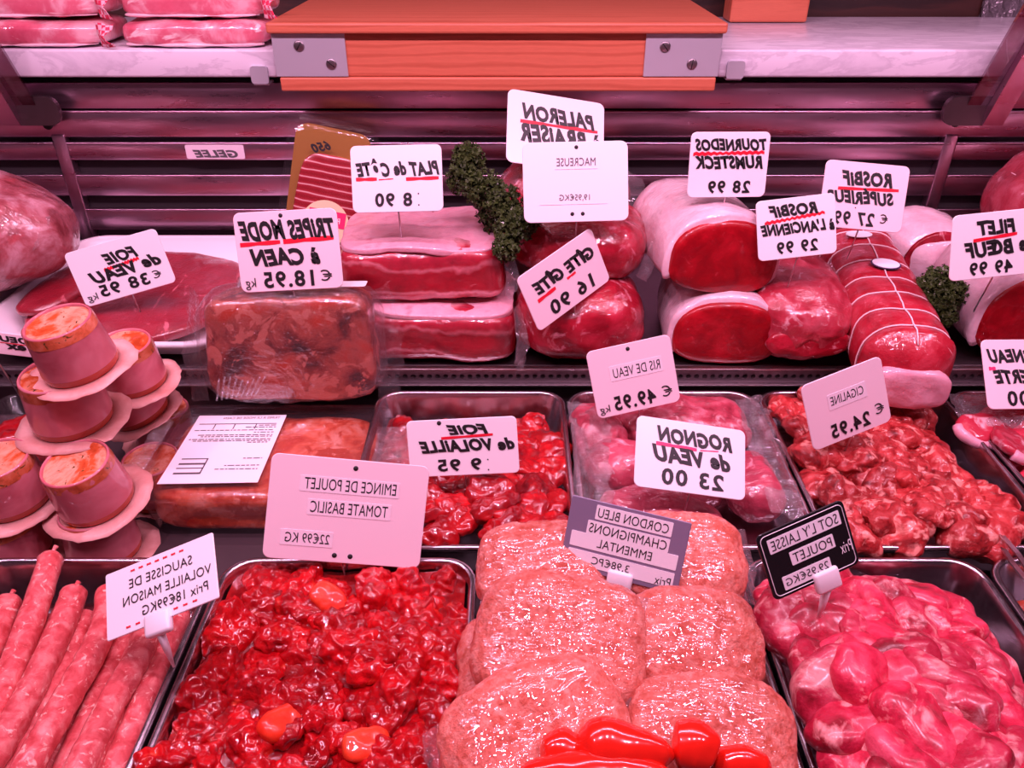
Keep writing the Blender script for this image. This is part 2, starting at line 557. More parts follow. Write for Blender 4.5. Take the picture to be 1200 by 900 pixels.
t = NT('sauce')
t.l(t.ramp(t.noise(50, 6, 0.7, 1.0, rnd=False), [(0.3, (0.10, 0.002, 0.003)), (0.55, (0.26, 0.006, 0.008)), (0.7, (0.40, 0.02, 0.015))]), t.b.inputs['Base Color'])
t.set(Roughness=0.12, Coat_Weight=0.6)
t.l(t.bump(t.noise(110, 4, 0.6, rnd=False), 0.5, 0.003), t.b.inputs['Normal'])
M['sauce'] = t.m

t = NT('ribbed duck breast slices')
mp = t.n('ShaderNodeMapping')
t.l(t.coord(), mp.inputs['Vector'])
w = t.n('ShaderNodeTexWave', wave_type='BANDS', bands_direction='Z')
w.inputs['Scale'].default_value = 24
w.inputs['Distortion'].default_value = 1.6
w.inputs['Detail'].default_value = 2
w.inputs['Detail Scale'].default_value = 0.8
t.l(mp.outputs[0], w.inputs['Vector'])
t.l(t.ramp(w.outputs['Fac'], [(0.0, (0.28, 0.004, 0.012)), (0.86, (0.40, 0.012, 0.03)), (0.97, (0.72, 0.30, 0.30)), (1.0, (0.80, 0.45, 0.44))]), t.b.inputs['Base Color'])
t.set(Roughness=0.3, Coat_Weight=0.8)
M['slices'] = t.m

t = NT('layered rib beef')
sx = t.n('ShaderNodeSeparateXYZ')
t.l(t.coord(), sx.inputs[0])
ad = t.n('ShaderNodeMath', operation='MULTIPLY_ADD')
t.l(t.noise(9, 4, 0.55, 0.4), ad.inputs[0])
ad.inputs[1].default_value = 0.075
t.l(sx.outputs['Z'], ad.inputs[2])
mr = t.n('ShaderNodeMapRange')
t.l(ad.outputs[0], mr.inputs[0])
mr.inputs['From Min'].default_value = 0.0
mr.inputs['From Max'].default_value = 0.135
lay = t.ramp(mr.outputs[0], [(0.0, (0.36, 0.008, 0.025)), (0.36, (0.46, 0.015, 0.04)), (0.40, (0.74, 0.24, 0.28)), (0.43, (0.40, 0.008, 0.024)), (0.66, (0.36, 0.006, 0.02)), (0.70, (0.66, 0.16, 0.2)), (0.73, (0.45, 0.012, 0.035)), (0.84, (0.48, 0.02, 0.05)), (0.90, (0.76, 0.32, 0.36)), (1.0, (0.8, 0.40, 0.44))])
fn = t.ramp(t.noise(60, 5, 0.65), [(0.3, (0.65, 0.65, 0.65)), (0.7, (1.15, 1.15, 1.15))])
mu = t.n('ShaderNodeMix', data_type='RGBA', blend_type='MULTIPLY')
mu.inputs[0].default_value = 1.0
t.l(lay, mu.inputs[6])
t.l(fn, mu.inputs[7])
t.l(mu.outputs[2], t.b.inputs['Base Color'])
t.set(Roughness=0.35, Coat_Weight=1.0, Coat_Roughness=0.07)
t.l(t.bump(t.noise(90, 4, 0.6), 0.3, 0.002), t.b.inputs['Normal'])
t.l(t.bump(t.crumple(26), 1.0, 0.0032), t.b.inputs['Coat Normal'])
t.set(Coat_IOR=1.9, Coat_Roughness=0.035)
M['rib'] = t.m

# ------------------------------------------------------------------ setting
WALL_Y = 1.42


def zw(y, Y=WALL_Y):
    return pt(600, y, Y=Y).z


bm = bmesh.new()
add_box(bm, -1.3, 1.3, 0.15, 1.0, -0.10, -0.066)
struct('floor', bm, M['deck'])
bm = bmesh.new()
add_box(bm, -1.3, 1.3, 0.997, WALL_Y + 0.03, -0.066, 0.02, 0.002)
struct('trim_1', bm, M['steel_dark'])          # rear shelf block

# perforated riser strip along the shelf front
bm = bmesh.new()
zb, zt, yy = -0.004, 0.0185, 0.988
cw = 0.0118
k = -1.2
while k < 1.2:
    c = Vector((k + cw / 2, yy, (zb + zt) / 2))
    hw, hh = cw / 2, (zt - zb) / 2
    sq = [Vector((c.x + dx * hw, yy, c.z + dz * hh)) for dx, dz in ((1, 0), (1, 1), (0, 1), (-1, 1), (-1, 0), (-1, -1), (0, -1), (1, -1))]
    ho = [Vector((c.x + 0.0038 * math.cos(a * PI / 4), yy, c.z + 0.0038 * math.sin(a * PI / 4))) for a in range(8)]
    hi = [p + Vector((0, 0.006, 0)) for p in ho]
    loft(bm, [sq, ho, hi], False, False)
    k += cw
struct('trim_2', bm, M['steel_mid'])
bm = bmesh.new()
add_box(bm, -1.3, 1.3, 0.984, 0.994, 0.0185, 0.0215, 0.001)
add_box(bm, -1.3, 1.3, 0.982, 0.990, -0.0075, -0.0045, 0.001)
struct('trim_3', bm, M['steel'])

# back panel: dark backing, top rail, slats and posts
bm = bmesh.new()
add_box(bm, -1.5, 1.5, WALL_Y + 0.02, WALL_Y + 0.05, 0.0, 0.345)
struct('wall_back', bm, M['dark'])
PX = (-0.802, 0.777)
bm = bmesh.new()


def slat(bm, x0, x1, ytop, ybot, lean=0.010):
    z1, z0 = zw(ytop), zw(ybot)
    # bent sheet: bright rolled top lip, flat face leaning out below
    prof = [(WALL_Y + 0.018, z1 - 0.004), (WALL_Y + 0.010, z1), (WALL_Y + 0.002, z1 - 0.001), (WALL_Y, z1 - 0.005), (WALL_Y - 0.0 + 0.002, z0 + 0.004), (WALL_Y + 0.004, z0), (WALL_Y + 0.016, z0 + 0.001)]
    a = [Vector((x0, y, z)) for y, z in prof]
    b = [Vector((x1, y, z)) for y, z in prof]
    loft(bm, [a, b], True, True)
    add_tube(bm, [(x0, WALL_Y + 0.001, z1 - 0.002), (x1, WALL_Y + 0.001, z1 - 0.002)], 0.0022, 12)


segs = ((-1.45, PX[0] - 0.012), (PX[0] + 0.012, PX[1] - 0.012), (PX[1] + 0.012, 1.45))
for (yt, yb) in ((167, 188), (205, 230), (245, 270), (283, 301)):
    for x0, x1 in segs:
        slat(bm, x0, x1, yt, yb)
o = struct('trim_4', bm, M['steel_wall'])
angle_smooth(o, 50)
bm = bmesh.new()
slat(bm, -1.45, 1.45, 130, 161)
add_box(bm, -1.45, 1.45, WALL_Y + 0.004, WALL_Y + 0.02, zw(128), zw(98), 0.001)
for x in PX:
    add_box(bm, x - 0.0115, x + 0.0115, WALL_Y - 0.001, WALL_Y + 0.02, 0.0, zw(158), 0.002)
o = struct('trim_5', bm, M['steel_wall'])
angle_smooth(o, 50)

# shop behind
bm = bmesh.new()
add_box(bm, -1.9, 1.9, 1.80, 1.84, 0.0, 2.3)
struct('wall_shop', bm, M['wood_dark'])
t = NT('ripple glass')
t.set(Base_Color=(0.20, 0.17, 0.19), Roughness=0.15, Metallic=0.5)
t.l(t.bump(t.noise(50, 2, 0.5, 0.4, rnd=False), 1.0, 0.02), t.b.inputs['Normal'])
M['ripple'] = t.m
bm = bmesh.new()
x0 = pt(1150, 8, Y=1.795).x
add_box(bm, x0, x0 + 0.5, 1.785, 1.797, 0.38, 0.75, 0.002)
struct('window_1', bm, M['ripple'])
bm = bmesh.new()
add_box(bm, -1.9, 1.9, -1.2, 1.84, 2.3, 2.34)
struct('ceiling', bm, M['ceil'])

# a small orange wooden board lying far back on the ledge
bm = bmesh.new()
a = pt(852, 0, Y=1.74).x
b = pt(942, 0, Y=1.74).x
add_box(bm, a, b, 1.70, 1.76, 0.3875, 0.47, 0.004)
add_box(bm, a - 0.01, b + 0.01, 1.69, 1.77, 0.47, 0.485, 0.004)
tagp(obj('wooden_box', bm, M['wood'], None, False), 'dim orange wooden box far back on the marble ledge beside the chopping block', 'box')

# ------------------------------------------------------------------ marble ledge, chopping block
led = thing('marble_ledge', 'long pale marble ledge along the top of the slatted steel back panel', 'counter ledge', (0, 1.4, 0.342))
for xa, xb in ((-1.6, -0.392), (0.344, 1.6)):
    bm = bmesh.new()
    add_box(bm, xa, xb, 0.0, 0.395, 0.0, 0.044, 0.004, 2)
    obj('slab', bm, M['marble'], led)
for px, py in ((304, 88), (862, 82)):
    p = pt(px, py, Y=1.395)
    bm = bmesh.new()
    w, h, d = 0.0145, 0.014, 0.012
    ring0 = rrect(w, h, 0.005, 0, 4)
    loft(bm, [[Vector((q.x, -0.006, q.y)) for q in ring0], [Vector((q.x, 0.0, q.y)) for q in ring0]])
    add_box(bm, -w * 0.9, w * 0.9, -0.002, 0.03, -h - 0.003, -h, 0.001)
    c = obj('clip', bm, M['alu'], led, False)
    c.location = (p.x, 0.0, p.z - 0.342)

blk = thing('chopping_block', 'orange wooden chopping block with metal corner plates above the meat display', 'chopping block', (-0.022, 1.365, 0.327))
X0, X1 = -0.362, 0.358
bm = bmesh.new()
add_box(bm, X0 + 0.004, X1 - 0.002, 0.0, 0.40, 0.0, 0.022, 0.003)
o = obj('lower_board', bm, M['wood'], blk, False)
bm = bmesh.new()
add_box(bm, X0 + 0.002, X1 - 0.002, 0.004, 0.40, 0.0225, 0.0885, 0.002)
o = obj('core', bm, M['wood'], blk, False)
bm = bmesh.new()
add_box(bm, X0 - 0.004, X1 + 0.004, -0.010, 0.42, 0.089, 0.105, 0.0035)
o = obj('top_board', bm, M['wood'], blk, False)
for s in (0, 1):
    a, b = (X0 + 0.001, X0 + 0.117) if s == 0 else (X1 - 0.122, X1 - 0.001)
    bm = bmesh.new()
    add_box(bm, a, b, 0.0, 0.0035, 0.023, 0.088, 0.0008)
    ex = a - 0.001 if s == 0 else b - 0.0015
    add_box(bm, ex, ex + 0.0025, 0.0, 0.10, 0.023, 0.088, 0.0008)
    pl = obj('corner_plate', bm, M['alu'], blk, False)
    for fx, fz in (((0.36, 0.72), (0.78, 0.30)) if s == 0 else ((0.26, 0.70), (0.64, 0.30))):
        bm = bmesh.new()
        prof = [(0.0085, 0.0), (0.0085, 0.0012), (0.007, 0.002), (0.003, 0.0025)]
        add_lathe(bm, prof, 20)
        add_box(bm, -0.0072, 0.0072, -0.0008, 0.0008, 0.0018, 0.0028, 0, mi=1)
        tx(bm, Matrix.Rotation(PI / 2, 4, 'X') @ Matrix.Rotation(random.Random(fx * 100).uniform(0, 3), 4, 'Z'))
        sc = obj('screw', bm, [M['screw'], M['dark']], pl)
        sc.location = (a + fx * (b - a), 0.0, 0.023 + fz * 0.065)

# glass brackets at both sides of the back panel
for side, (bx, lab) in enumerate(((-0.862, 'steel bracket strut with smoky glass strip at the upper left end of the back panel'), (0.826, 'steel bracket strut with smoky glass strip at the upper right end of the back panel'))):
    s = -1 if side == 0 else 1
    br = thing('glass_bracket', lab, 'bracket', (bx, 1.40, 0.268))
    bm = bmesh.new()
    d = Vector((0, -0.10, 0.24))
    n = Vector((0, d.z, -d.y)).normalized() * 0.008
    for sg in (1,):
        ra = [Vector((-0.017, 0, 0)) - n, Vector((0.017, 0, 0)) - n, Vector((0.017, 0, 0)) + n, Vector((-0.017, 0, 0)) + n]
        loft(bm, [ra, [q + d for q in ra]])
    obj('strut', bm, M['steel_wall'], br, False)
    bm = bmesh.new()
    gx0, gx1 = (0.018, 0.052) if s < 0 else (-0.052, -0.018)
    ra = [Vector((gx0, -0.004, 0)), Vector((gx1, -0.004, 0)), Vector((gx1, 0.002, 0)), Vector((gx0, 0.002, 0))]
    rb = [q + Vector((0, 0, 0.03)) for q in ra]
    loft(bm, [rb, [q + d for q in ra]])
    obj('glass_strip', bm, M['tinted'], br, False)
    bm = bmesh.new()
    rr = rrect(0.048, 0.024, 0.02, 0, 6)
    loft(bm, [[Vector((q.x - s * 0.04, -0.004, q.y + 0.02)) for q in rr], [Vector((q.x - s * 0.04, 0.006, q.y + 0.02)) for q in rr]])
    obj('mounting_plate', bm, M['steel_dark'], br, False)
    bm = bmesh.new()
    add_lathe(bm, [(0.0085, 0.0), (0.0085, 0.002), (0.006, 0.0025)], 20)
    tx(bm, Matrix.Rotation(PI / 2, 4, 'X'))
    b_ = obj('bolt', bm, M['dark'], br)
    b_.location = pt(56 if s < 0 else 1120, 146 if s < 0 else 143, Y=1.415) - Vector((bx, 1.40, 0.268))

# ------------------------------------------------------------------ trays
def tray(x0, x1, y0, y1, label, rim=0.0, depth=0.062, name='steel_tray', mat=None, rad=0.034, flare=0.010, lip=0.007):
    cx, cy, hx, hy = (x0 + x1) / 2, (y0 + y1) / 2, (x1 - x0) / 2, (y1 - y0) / 2
    o = thing(name, label, 'tray', (cx, cy, rim - depth))
    bm = bmesh.new()
    rings = []
    for dx, dz, rr in ((0.0, depth - 0.008, rad), (0.0, depth - 0.002, rad), (-0.0015, depth, rad), (-lip + 0.0015, depth, rad), (-lip, depth - 0.0015, rad - 0.004), (-lip - 0.002, depth - 0.010, rad - 0.004), (-lip - flare, 0.014, rad - 0.006), (-lip - flare - 0.003, 0.006, rad - 0.008), (-lip - flare - 0.010, 0.001, rad - 0.012)):
        rings.append(rrect(hx + dx, hy + dx, max(rr, 0.006), dz, 7))
    loft(bm, rings, False, True)
    b = obj('pan', bm, mat or M['tray'], o)
    m = b.modifiers.new('thick', 'SOLIDIFY')
    m.thickness = 0.0012
    m.offset = -1
    return o


RB, RF = (0.640, 0.962), (0.305, 0.627)
tray(-0.192, 0.075, *RB, 'steel tray of dark red poultry livers, in the rear row')
tray(0.078, 0.345, *RB, 'steel tray of film wrapped sweetbreads and kidneys, in the rear row')
tray(0.348, 0.615, *RB, 'steel tray of orange red pork chunks, in the rear row')
tray(0.620, 0.890, *RB, 'steel tray of lamb cuts at the right end of the rear row')
tray(-0.578, -0.311, *RF, 'steel tray of raw sausages in the front row')
tray(-0.307, -0.037, *RF, 'steel tray of chicken in red tomato marinade in the front row')
tray(-0.033, 0.240, *RF, 'steel tray under the wrapped breaded escalopes in the front row')
tray(0.244, 0.500, *RF, 'steel tray of bright pink raw chicken pieces in the front row')
tray(0.504, 0.774, *RF, 'steel tray at the right end of the front row with dark marinated strips')

# ------------------------------------------------------------------ lettering
DG = bpy.context.evaluated_depsgraph_get


def text_bm(s, style):
    c = bpy.data.curves.new('txt', 'FONT')
    c.body = s
    c.size = 1.0
    c.resolution_u = 3
    if style == 'hand':
        c.shear = 0.28
        c.offset = 0.050
        c.space_character = 1.08
    elif style == 'price':
        c.offset = 0.030
        c.space_character = 1.18
    else:
        c.offset = 0.0
        c.space_character = 1.03
    o = bpy.data.objects.new('txt', c)
    COL.objects.link(o)
    dg = DG()
    dg.update()
    me = bpy.data.meshes.new_from_object(o.evaluated_get(dg))
    bm = bmesh.new()
    bm.from_mesh(me)
    bpy.data.objects.remove(o)
    bpy.data.curves.remove(c)
    bpy.data.meshes.remove(me)
    return bm


def put_text(bm, s, style, x0, x1, y0, y1, z, rot=0.0, seed=1):
    """mirrored writing (as the photograph shows it) inside the box x0..x1, y0..y1"""
    b = text_bm(s, style)
    if not b.verts:
        b.free()
        return
    xs = [v.co.x for v in b.verts]
    ys = [v.co.y for v in b.verts]
    mx, Mx, my, My = min(xs), max(xs), min(ys), max(ys)
    rnd = random.Random(seed * 31 + len(s))
    ph, am = rnd.uniform(0, 6), (0.05 if style == 'hand' else 0.012 if style == 'price' else 0.0)
    cx, cy = (x0 + x1) / 2, (y0 + y1) / 2
    cr, sr = math.cos(rot), math.sin(rot)
    for v in b.verts:
        fx = (v.co.x - mx) / max(Mx - mx, 1e-6)
        fy = (v.co.y - my) / max(My - my, 1e-6)
        fy += am * math.sin(fx * 17 + ph) * 0.8
        x = (0.5 - fx) * (x1 - x0)          # mirrored
        y = (fy - 0.5) * (y1 - y0)
        v.co = Vector((cx + x * cr - y * sr, cy + x * sr + y * cr, z))
    jn(bm, b)


def stroke(bm, x0, y0, x1, y1, w, z, zig=0, n=24):
    """marker line, wavy when zig > 0"""
    up, lo = [], []
    for i in range(n + 1):
        f = i / n
        x, y = x0 + (x1 - x0) * f, y0 + (y1 - y0) * f
        if zig:
            y += zig * (1 if i % 2 else -1)
        ww = w * (0.75 + 0.35 * abs(math.sin(f * 5 + 1)))
        up.append(Vector((x, y + ww / 2, z)))
        lo.append(Vector((x, y - ww / 2, z)))
    loft(bm, [up, lo], False, False, False)


def fit_plate(cs, Y):
    """A flat rectangular plate at depth Y whose corners best meet the four sighted ones."""
    cpx = (sum(c[0] for c in cs) / 4, sum(c[1] for c in cs) / 4)
    P0 = pt(*cpx, Y=Y)
    best = None
    for lean in range(-8, 61, 4):
        for yaw in range(-52, 53, 4):
            L, W_ = math.radians(lean), math.radians(yaw)
            n = Vector((math.sin(W_) * math.cos(L), -math.cos(W_) * math.cos(L), math.sin(L)))
            q = []
            for c in cs:
                d = ray(*c)
                den = d.dot(n)
                if abs(den) < 0.12:
                    break
                tt = (P0 - Vector((0, 0, CAM_H))).dot(n) / den
                q.append(Vector((0, 0, CAM_H)) + d * tt)
            if len(q) < 4:
                continue
            tl, tr, br_, bl = q
            t1, t2, l1, l2 = (tr - tl), (br_ - bl), (tl - bl), (tr - br_)
            u, v = (t1 + t2) / 2, (l1 + l2) / 2
            cost = ((t1.length - t2.length) / u.length) ** 2 + ((l1.length - l2.length) / v.length) ** 2 + 2 * (u.normalized().dot(v.normalized())) ** 2
            cost += 0.012 * ((lean - 24) / 20) ** 2 + 0.012 * (yaw / 22) ** 2
            if best is None or cost < best[0]:
                best = (cost, n, u, v, sum(q, Vector()) / 4)
    _, n, u, v, c = best
    w, h = u.length, v.length
    x = u.normalized()
    y = (v - x * v.dot(x)).normalized()
    z = x.cross(y)
    if z.dot(n) < 0:
        z = -z
    return x, y, z, c, w, h


def price_tag(cs, Y, label, lines=(), plate='white', strips=(), red=(), holes=(), pin=0.035, clip=None, name='price_tag', rad=0.09, redmat='red_ink', marks=(), group=None, inkmat='black', dots=()):
    x, y, z, c, w, h = fit_plate(cs, Y)
    base = c - y * (h / 2)
    m = Matrix(((x.x, y.x, z.x, base.x), (x.y, y.y, z.y, base.y), (x.z, y.z, z.z, base.z), (0, 0, 0, 1)))
    o = thing(name, label, 'price tag', group=group)
    o.matrix_world = m
    bm = bmesh.new()
    r = rad * h
    tk = 0.0009
    loft(bm, [rrect(w / 2 - 0.0005, h / 2 - 0.0005, r, -tk, 5, 0, h / 2), rrect(w / 2, h / 2, r, -tk + 0.0005, 5, 0, h / 2), rrect(w / 2, h / 2, r, tk - 0.0005, 5, 0, h / 2), rrect(w / 2 - 0.0005, h / 2 - 0.0005, r, tk, 5, 0, h / 2)])
    obj('plate', bm, M[plate], o, False)

    def X(f):
        return (f - 0.5) * w

    def Yv(f):
        return (1 - f) * h
    z0 = tk
    for (a, b, c0, c1, rot, mt) in strips:
        bm = bmesh.new()
        hx, hy = (b - a) * w / 2, (c1 - c0) * h / 2
        loft(bm, [rrect(hx, hy, hy * 0.12, 0.0, 2), rrect(hx, hy, hy * 0.12, 0.0004, 2)])
        s_ = obj('label_strip', bm, M[mt], o, False)
        s_.location = (X((a + b) / 2), Yv((c0 + c1) / 2), z0)
        s_.rotation_euler = (0, 0, rot)
    zl = z0 + 0.0006
    if lines:
        for i, (s, st, a, b, c0, c1, *rest) in enumerate(lines):
            bm = bmesh.new()
            put_text(bm, s, st, X(a), X(b), Yv(c1), Yv(c0), zl, rest[0] if rest else 0.0, i + 1)
            obj('lettering', bm, M[inkmat], o, False)
    if red:
        bm = bmesh.new()
        for (a, fy0, b, fy1, th, zg) in red:
            stroke(bm, X(a), Yv(fy0), X(b), Yv(fy1), th * h, zl - 0.0002, zg * h)
        obj('underline', bm, M[redmat], o, False)
    for (a, b, c0, c1, mt) in marks:
        bm = bmesh.new()
        stroke(bm, X(a), Yv((c0 + c1) / 2), X(b), Yv((c0 + c1) / 2), (c1 - c0) * h, zl)
        obj('mark', bm, M[mt], o, False)
    for fx, fy in holes:
        bm = bmesh.new()
        add_lathe(bm, [(0.0026, 0.0), (0.0026, 0.0003)], 14)
        q = obj('punch_hole', bm, M['dark'], o)
        q.location = (X(fx), Yv(fy), z0)
    for fx, fy, rr in dots:
        bm = bmesh.new()
        add_lathe(bm, [(rr * h, 0.0), (rr * h, 0.0003)], 10)
        q = obj('dot', bm, M[inkmat], o)
        q.location = (X(fx), Yv(fy), z0)
    if clip:
        fx, ln = clip[:2]
        bm = bmesh.new()
        add_box(bm, -0.0125, 0.0125, -0.011, 0.010, -0.0045, 0.0045, 0.003, 2)
        ck_ = obj('clip', bm, M['white'], o)
        ck_.location = (X(fx), -0.001, 0.0)
        down = m.to_3x3().inverted() @ Vector(clip[2] if len(clip) > 2 else (0, 0, -1))
        bm = bmesh.new()
        add_tube(bm, [Vector((0, -0.006, 0)), Vector((0, -0.006, 0)) + down * ln * 0.5, Vector((0, -0.006, 0)) + down * ln], [0.0042, 0.0034, 0.0012], 8)
        sp_ = obj('spike', bm, M['white'], o)
        sp_.location = (X(fx), -0.001, 0.0)
    elif pin:
        bm = bmesh.new()
        down = m.to_3x3().inverted() @ Vector((0, 0.25, -0.97))
        add_tube(bm, [Vector((0, 0.006, -0.0018)), Vector((0, -0.001, -0.0018)), Vector((0, -0.001, -0.0018)) + down * pin], 0.0011, 6)
        obj('pin', bm, M['steel'], o)
    return o


# ------------------------------------------------------------------ meat on the rear shelf
SZ = 0.0215  # shelf top


def rotm(rx=0, ry=0, rz=0):
    return Euler((math.radians(rx), math.radians(ry), math.radians(rz)), 'XYZ').to_matrix().to_4x4()


def film_shell(a, b, c, p, seed, amp=0.006, cuts=20):
    bm = sup_bm(a, b, c, p, cuts, amp, 26, seed, 3, amp * 0.6, 60)
    return bm


def film_flap(pts0, pts1, n=14, m=5, amp=0.004, seed=0):
    """crinkled sheet between two polylines"""
    def samp(pl, f):
        f *= len(pl) - 1
        i = min(int(f), len(pl) - 2)
        return Vector(pl[i]).lerp(Vector(pl[i + 1]), f - i)
    bm = bmesh.new()
    rows = []
    for j in range(m + 1):
        g = j / m
        row = []
        for i in range(n + 1):
            f = i / n
            q = samp(pts0, f).lerp(samp(pts1, f), g)
            q += noise.noise_vector(q * 70 + Vector((seed, 0, 0))) * amp * (0.3 + g)
            row.append(bm.verts.new(q))
        rows.append(row)
    for a, b in zip(rows, rows[1:]):
        for i in range(n):
            bm.faces.new((a[i], a[i + 1], b[i + 1], b[i]))
    return bm


# --- rib slabs (stacked)
def slab(label, loc, w, d, h, rz, seed, ry=0):
    o = thing('beef_slab', label, 'beef', loc, (0, math.radians(ry), math.radians(rz)), 'film wrapped beef slabs')
    bm = sup_bm(w / 2, d / 2, h / 2, 7.0, 22, 0.005, 14, seed, 3)
    for v in bm.verts:
        v.co.z += h / 2
        v.co.x += 0.10 * (v.co.z - h / 2) * (1 if v.co.x < 0 else -1)
    obj('meat', bm, M['rib'], o)
    bm = sup_bm(w / 2 * 0.97, d / 2 * 0.96, 0.007, 5.0, 18, 0.003, 25, seed + 3, 3)
    for v in bm.verts:
        v.co.z += h - 0.002 + 0.010 * noise.noise(Vector((v.co.x * 9, v.co.y * 9, seed)))
    obj('fat_cap', bm, M['fat_pink'], o)
    bm = film_flap([(w / 2, -d / 2, 0.01), (w / 2 + 0.002, -d / 2 + 0.01, h * 0.5), (w / 2 - 0.004, -d / 2 + 0.03, h)], [(w / 2 + 0.012, -d / 2 - 0.004, 0.002), (w / 2 + 0.02, -d / 2, h * 0.5), (w / 2 + 0.006, -d / 2 + 0.05, h + 0.004)], 14, 4, 0.004, seed)
    obj('film_edge', bm, M['film'], o)
    return o


slab('lower film wrapped beef slab with a fat layer, under the other slab', (-0.100, 1.085, SZ), 0.215, 0.185, 0.078, -2, 1)
slab('upper film wrapped beef slab with pink fat on top, stacked on the other slab', (-0.132, 1.115, SZ + 0.086), 0.235, 0.185, 0.079, 3, 2)


def lump(name, label, cat, loc, half, rot=(0, 0, 0), p=2.6, mat='beef_film', amp=0.006, freq=18, seed=0, amp2=0.0, freq2=40, cuts=18, part='meat', group=None, zshift=True):
    o = thing(name, label, cat, loc, [math.radians(r) for r in rot], group)
    bm = sup_bm(*half, p, cuts, amp, freq, seed, 3, amp2, freq2)
    obj(part, bm, M[mat], o)
    return o


# --- gite roasts behind the slanted tag
g1 = lump('beef_roast', 'film wrapped beef piece at the bottom, under the slanted tag priced 16 90', 'beef', (0.098, 1.075, SZ + 0.054), (0.094, 0.095, 0.056), (0, 0, 6), 3.2, 'beef_film', 0.008, 14, 11, group='wrapped beef pieces')
g2 = lump('beef_roast', 'film wrapped beef piece stacked under the plain white tag of 19,95', 'beef', (0.098, 1.13, SZ + 0.150), (0.102, 0.095, 0.050), (3, 4, -4), 2.8, 'beef_film', 0.007, 14, 12, group='wrapped beef pieces')
g3 = lump('beef_roast', 'film wrapped beef piece mostly hidden behind the plain white tag of 19,95', 'beef', (0.085, 1.315, SZ + 0.105), (0.115, 0.075, 0.108), (0, 0, 0), 3.0, 'beef_film', 0.008, 14, 13, group='wrapped beef pieces')
for o_, q in ((g1, ((-0.09, -0.085, -0.045), (-0.09, -0.1, 0.03))), (g2, ((0.09, -0.06, -0.03), (0.105, -0.05, 0.02)))):
    bm = film_flap([q[0], q[1]], [Vector(q[0]) * 1.16, Vector(q[1]) * 1.15], 12, 4, 0.005, 5)
    obj('film_edge', bm, M['film'], o_)
bm = film_flap([(0.09, -0.05, 0.02), (0.10, -0.04, 0.10)], [(0.135, -0.06, 0.0), (0.13, -0.05, 0.075)], 12, 4, 0.006, 8)
obj('film_edge', bm, M['film'], g3)
bm = film_flap([(-0.09, -0.05, 0.04), (-0.07, -0.05, 0.105)], [(-0.13, -0.05, 0.05), (-0.10, -0.05, 0.095)], 12, 4, 0.006, 9)
obj('film_edge', bm, M['film'], g3)


# --- half logs with fat covers
def half_log(label, loc, w, h, L, rz, seed, ry=0, cover=1.0):
    o = thing('beef_loin', label, 'beef', loc, (0, math.radians(ry), math.radians(rz)), 'half loins with a fat cover')
    n = 40
    bm = bmesh.new()
    rings = []

    def prof(s, y, inset=0.0):
        r = []
        for k in range(n):
            a = 2 * PI * k / n
            cx, sz = math.cos(a), math.sin(a)
            px = (w / 2 - inset) * (abs(cx) ** 0.85) * (1 if cx > 0 else -1)
            pz = (h * 0.62 - inset) * (abs(sz) ** 0.9) if sz > 0 else -(h * 0.38 - inset) * (abs(sz) ** 0.6)
            q = Vector((px * s, y, h * 0.38 + pz * s))
            d = 1 + 0.035 * fbm(q, 12, seed, 2)
            r.append(Vector((q.x * d, q.y, h * 0.38 + (q.z - h * 0.38) * d)))
        return r
    for s, y in ((0.3, -0.006), (0.62, -0.006), (0.86, -0.005), (0.95, -0.003), (0.99, 0.002), (1.0, 0.03), (1.0, L * 0.5), (0.97, L * 0.8), (0.85, L * 0.96), (0.5, L)):
        rings.append(prof(s, y, 0.0))
    loft(bm, rings)
    displace(bm, 0.0010, 60, seed, 2)
    obj('cut_meat', bm, M['beef_dark'], o)
    bm = bmesh.new()
    outer, inner = [], []
    ys = [-0.001, 0.002, 0.008, 0.02, 0.045, 0.075, 0.11, L * 0.8, L * 0.95, L * 1.005]
    rings = []
    na = 30
    for y in ys:
        e = 1.0 if y < L * 0.8 else (0.98 if y < L * 0.9 else 0.86)
        e *= 0.985 if y < 0.001 else 1.0
        ro, ri = [], []
        for k in range(na + 1):
            a = math.radians(-22 + 224 * k / na) if cover > 0.99 else math.radians(-5 + 190 * k / na)
            cx, sz = math.cos(a), math.sin(a)
            for lst, off in ((ro, 0.0065 if y > 0.001 else 0.004), (ri, -0.001)):
                px = (w / 2 + off) * (abs(cx) ** 0.85) * (1 if cx > 0 else -1)
                pz = (h * 0.62 + off) * (abs(sz) ** 0.9) if sz > 0 else -(h * 0.38 + off) * (abs(sz) ** 0.6)
                q = Vector((px * e, y, h * 0.38 + pz * e))
                wob = 0.004 + 0.007 * noise.noise(Vector((a * 1.3, 0, seed))) if y < 0.03 else 0
                q.y += wob
                q += Vector((cx, 0, sz)) * (0.004 * fbm(q, 22, seed, 3)) if off > 0 else Vector()
                lst.append(q)
        rings.append(ro + ri[::-1])
    loft(bm, rings)
    obj('fat_cover', bm, M['fat'], o)
    return o


half_log('lower beef half loin with white fat cover, under the other half loin', (0.305, 0.998, SZ + 0.002), 0.152, 0.098, 0.19, -3, 21)
half_log('upper beef half loin with thick white fat cover, stacked on the other half loin', (0.288, 1.02, SZ + 0.104), 0.158, 0.108, 0.20, 9, 22, 8)
half_log('big dark beef piece with pale fat rim at the far right edge', (0.785, 1.00, SZ + 0.002), 0.235, 0.145, 0.20, -4, 23)

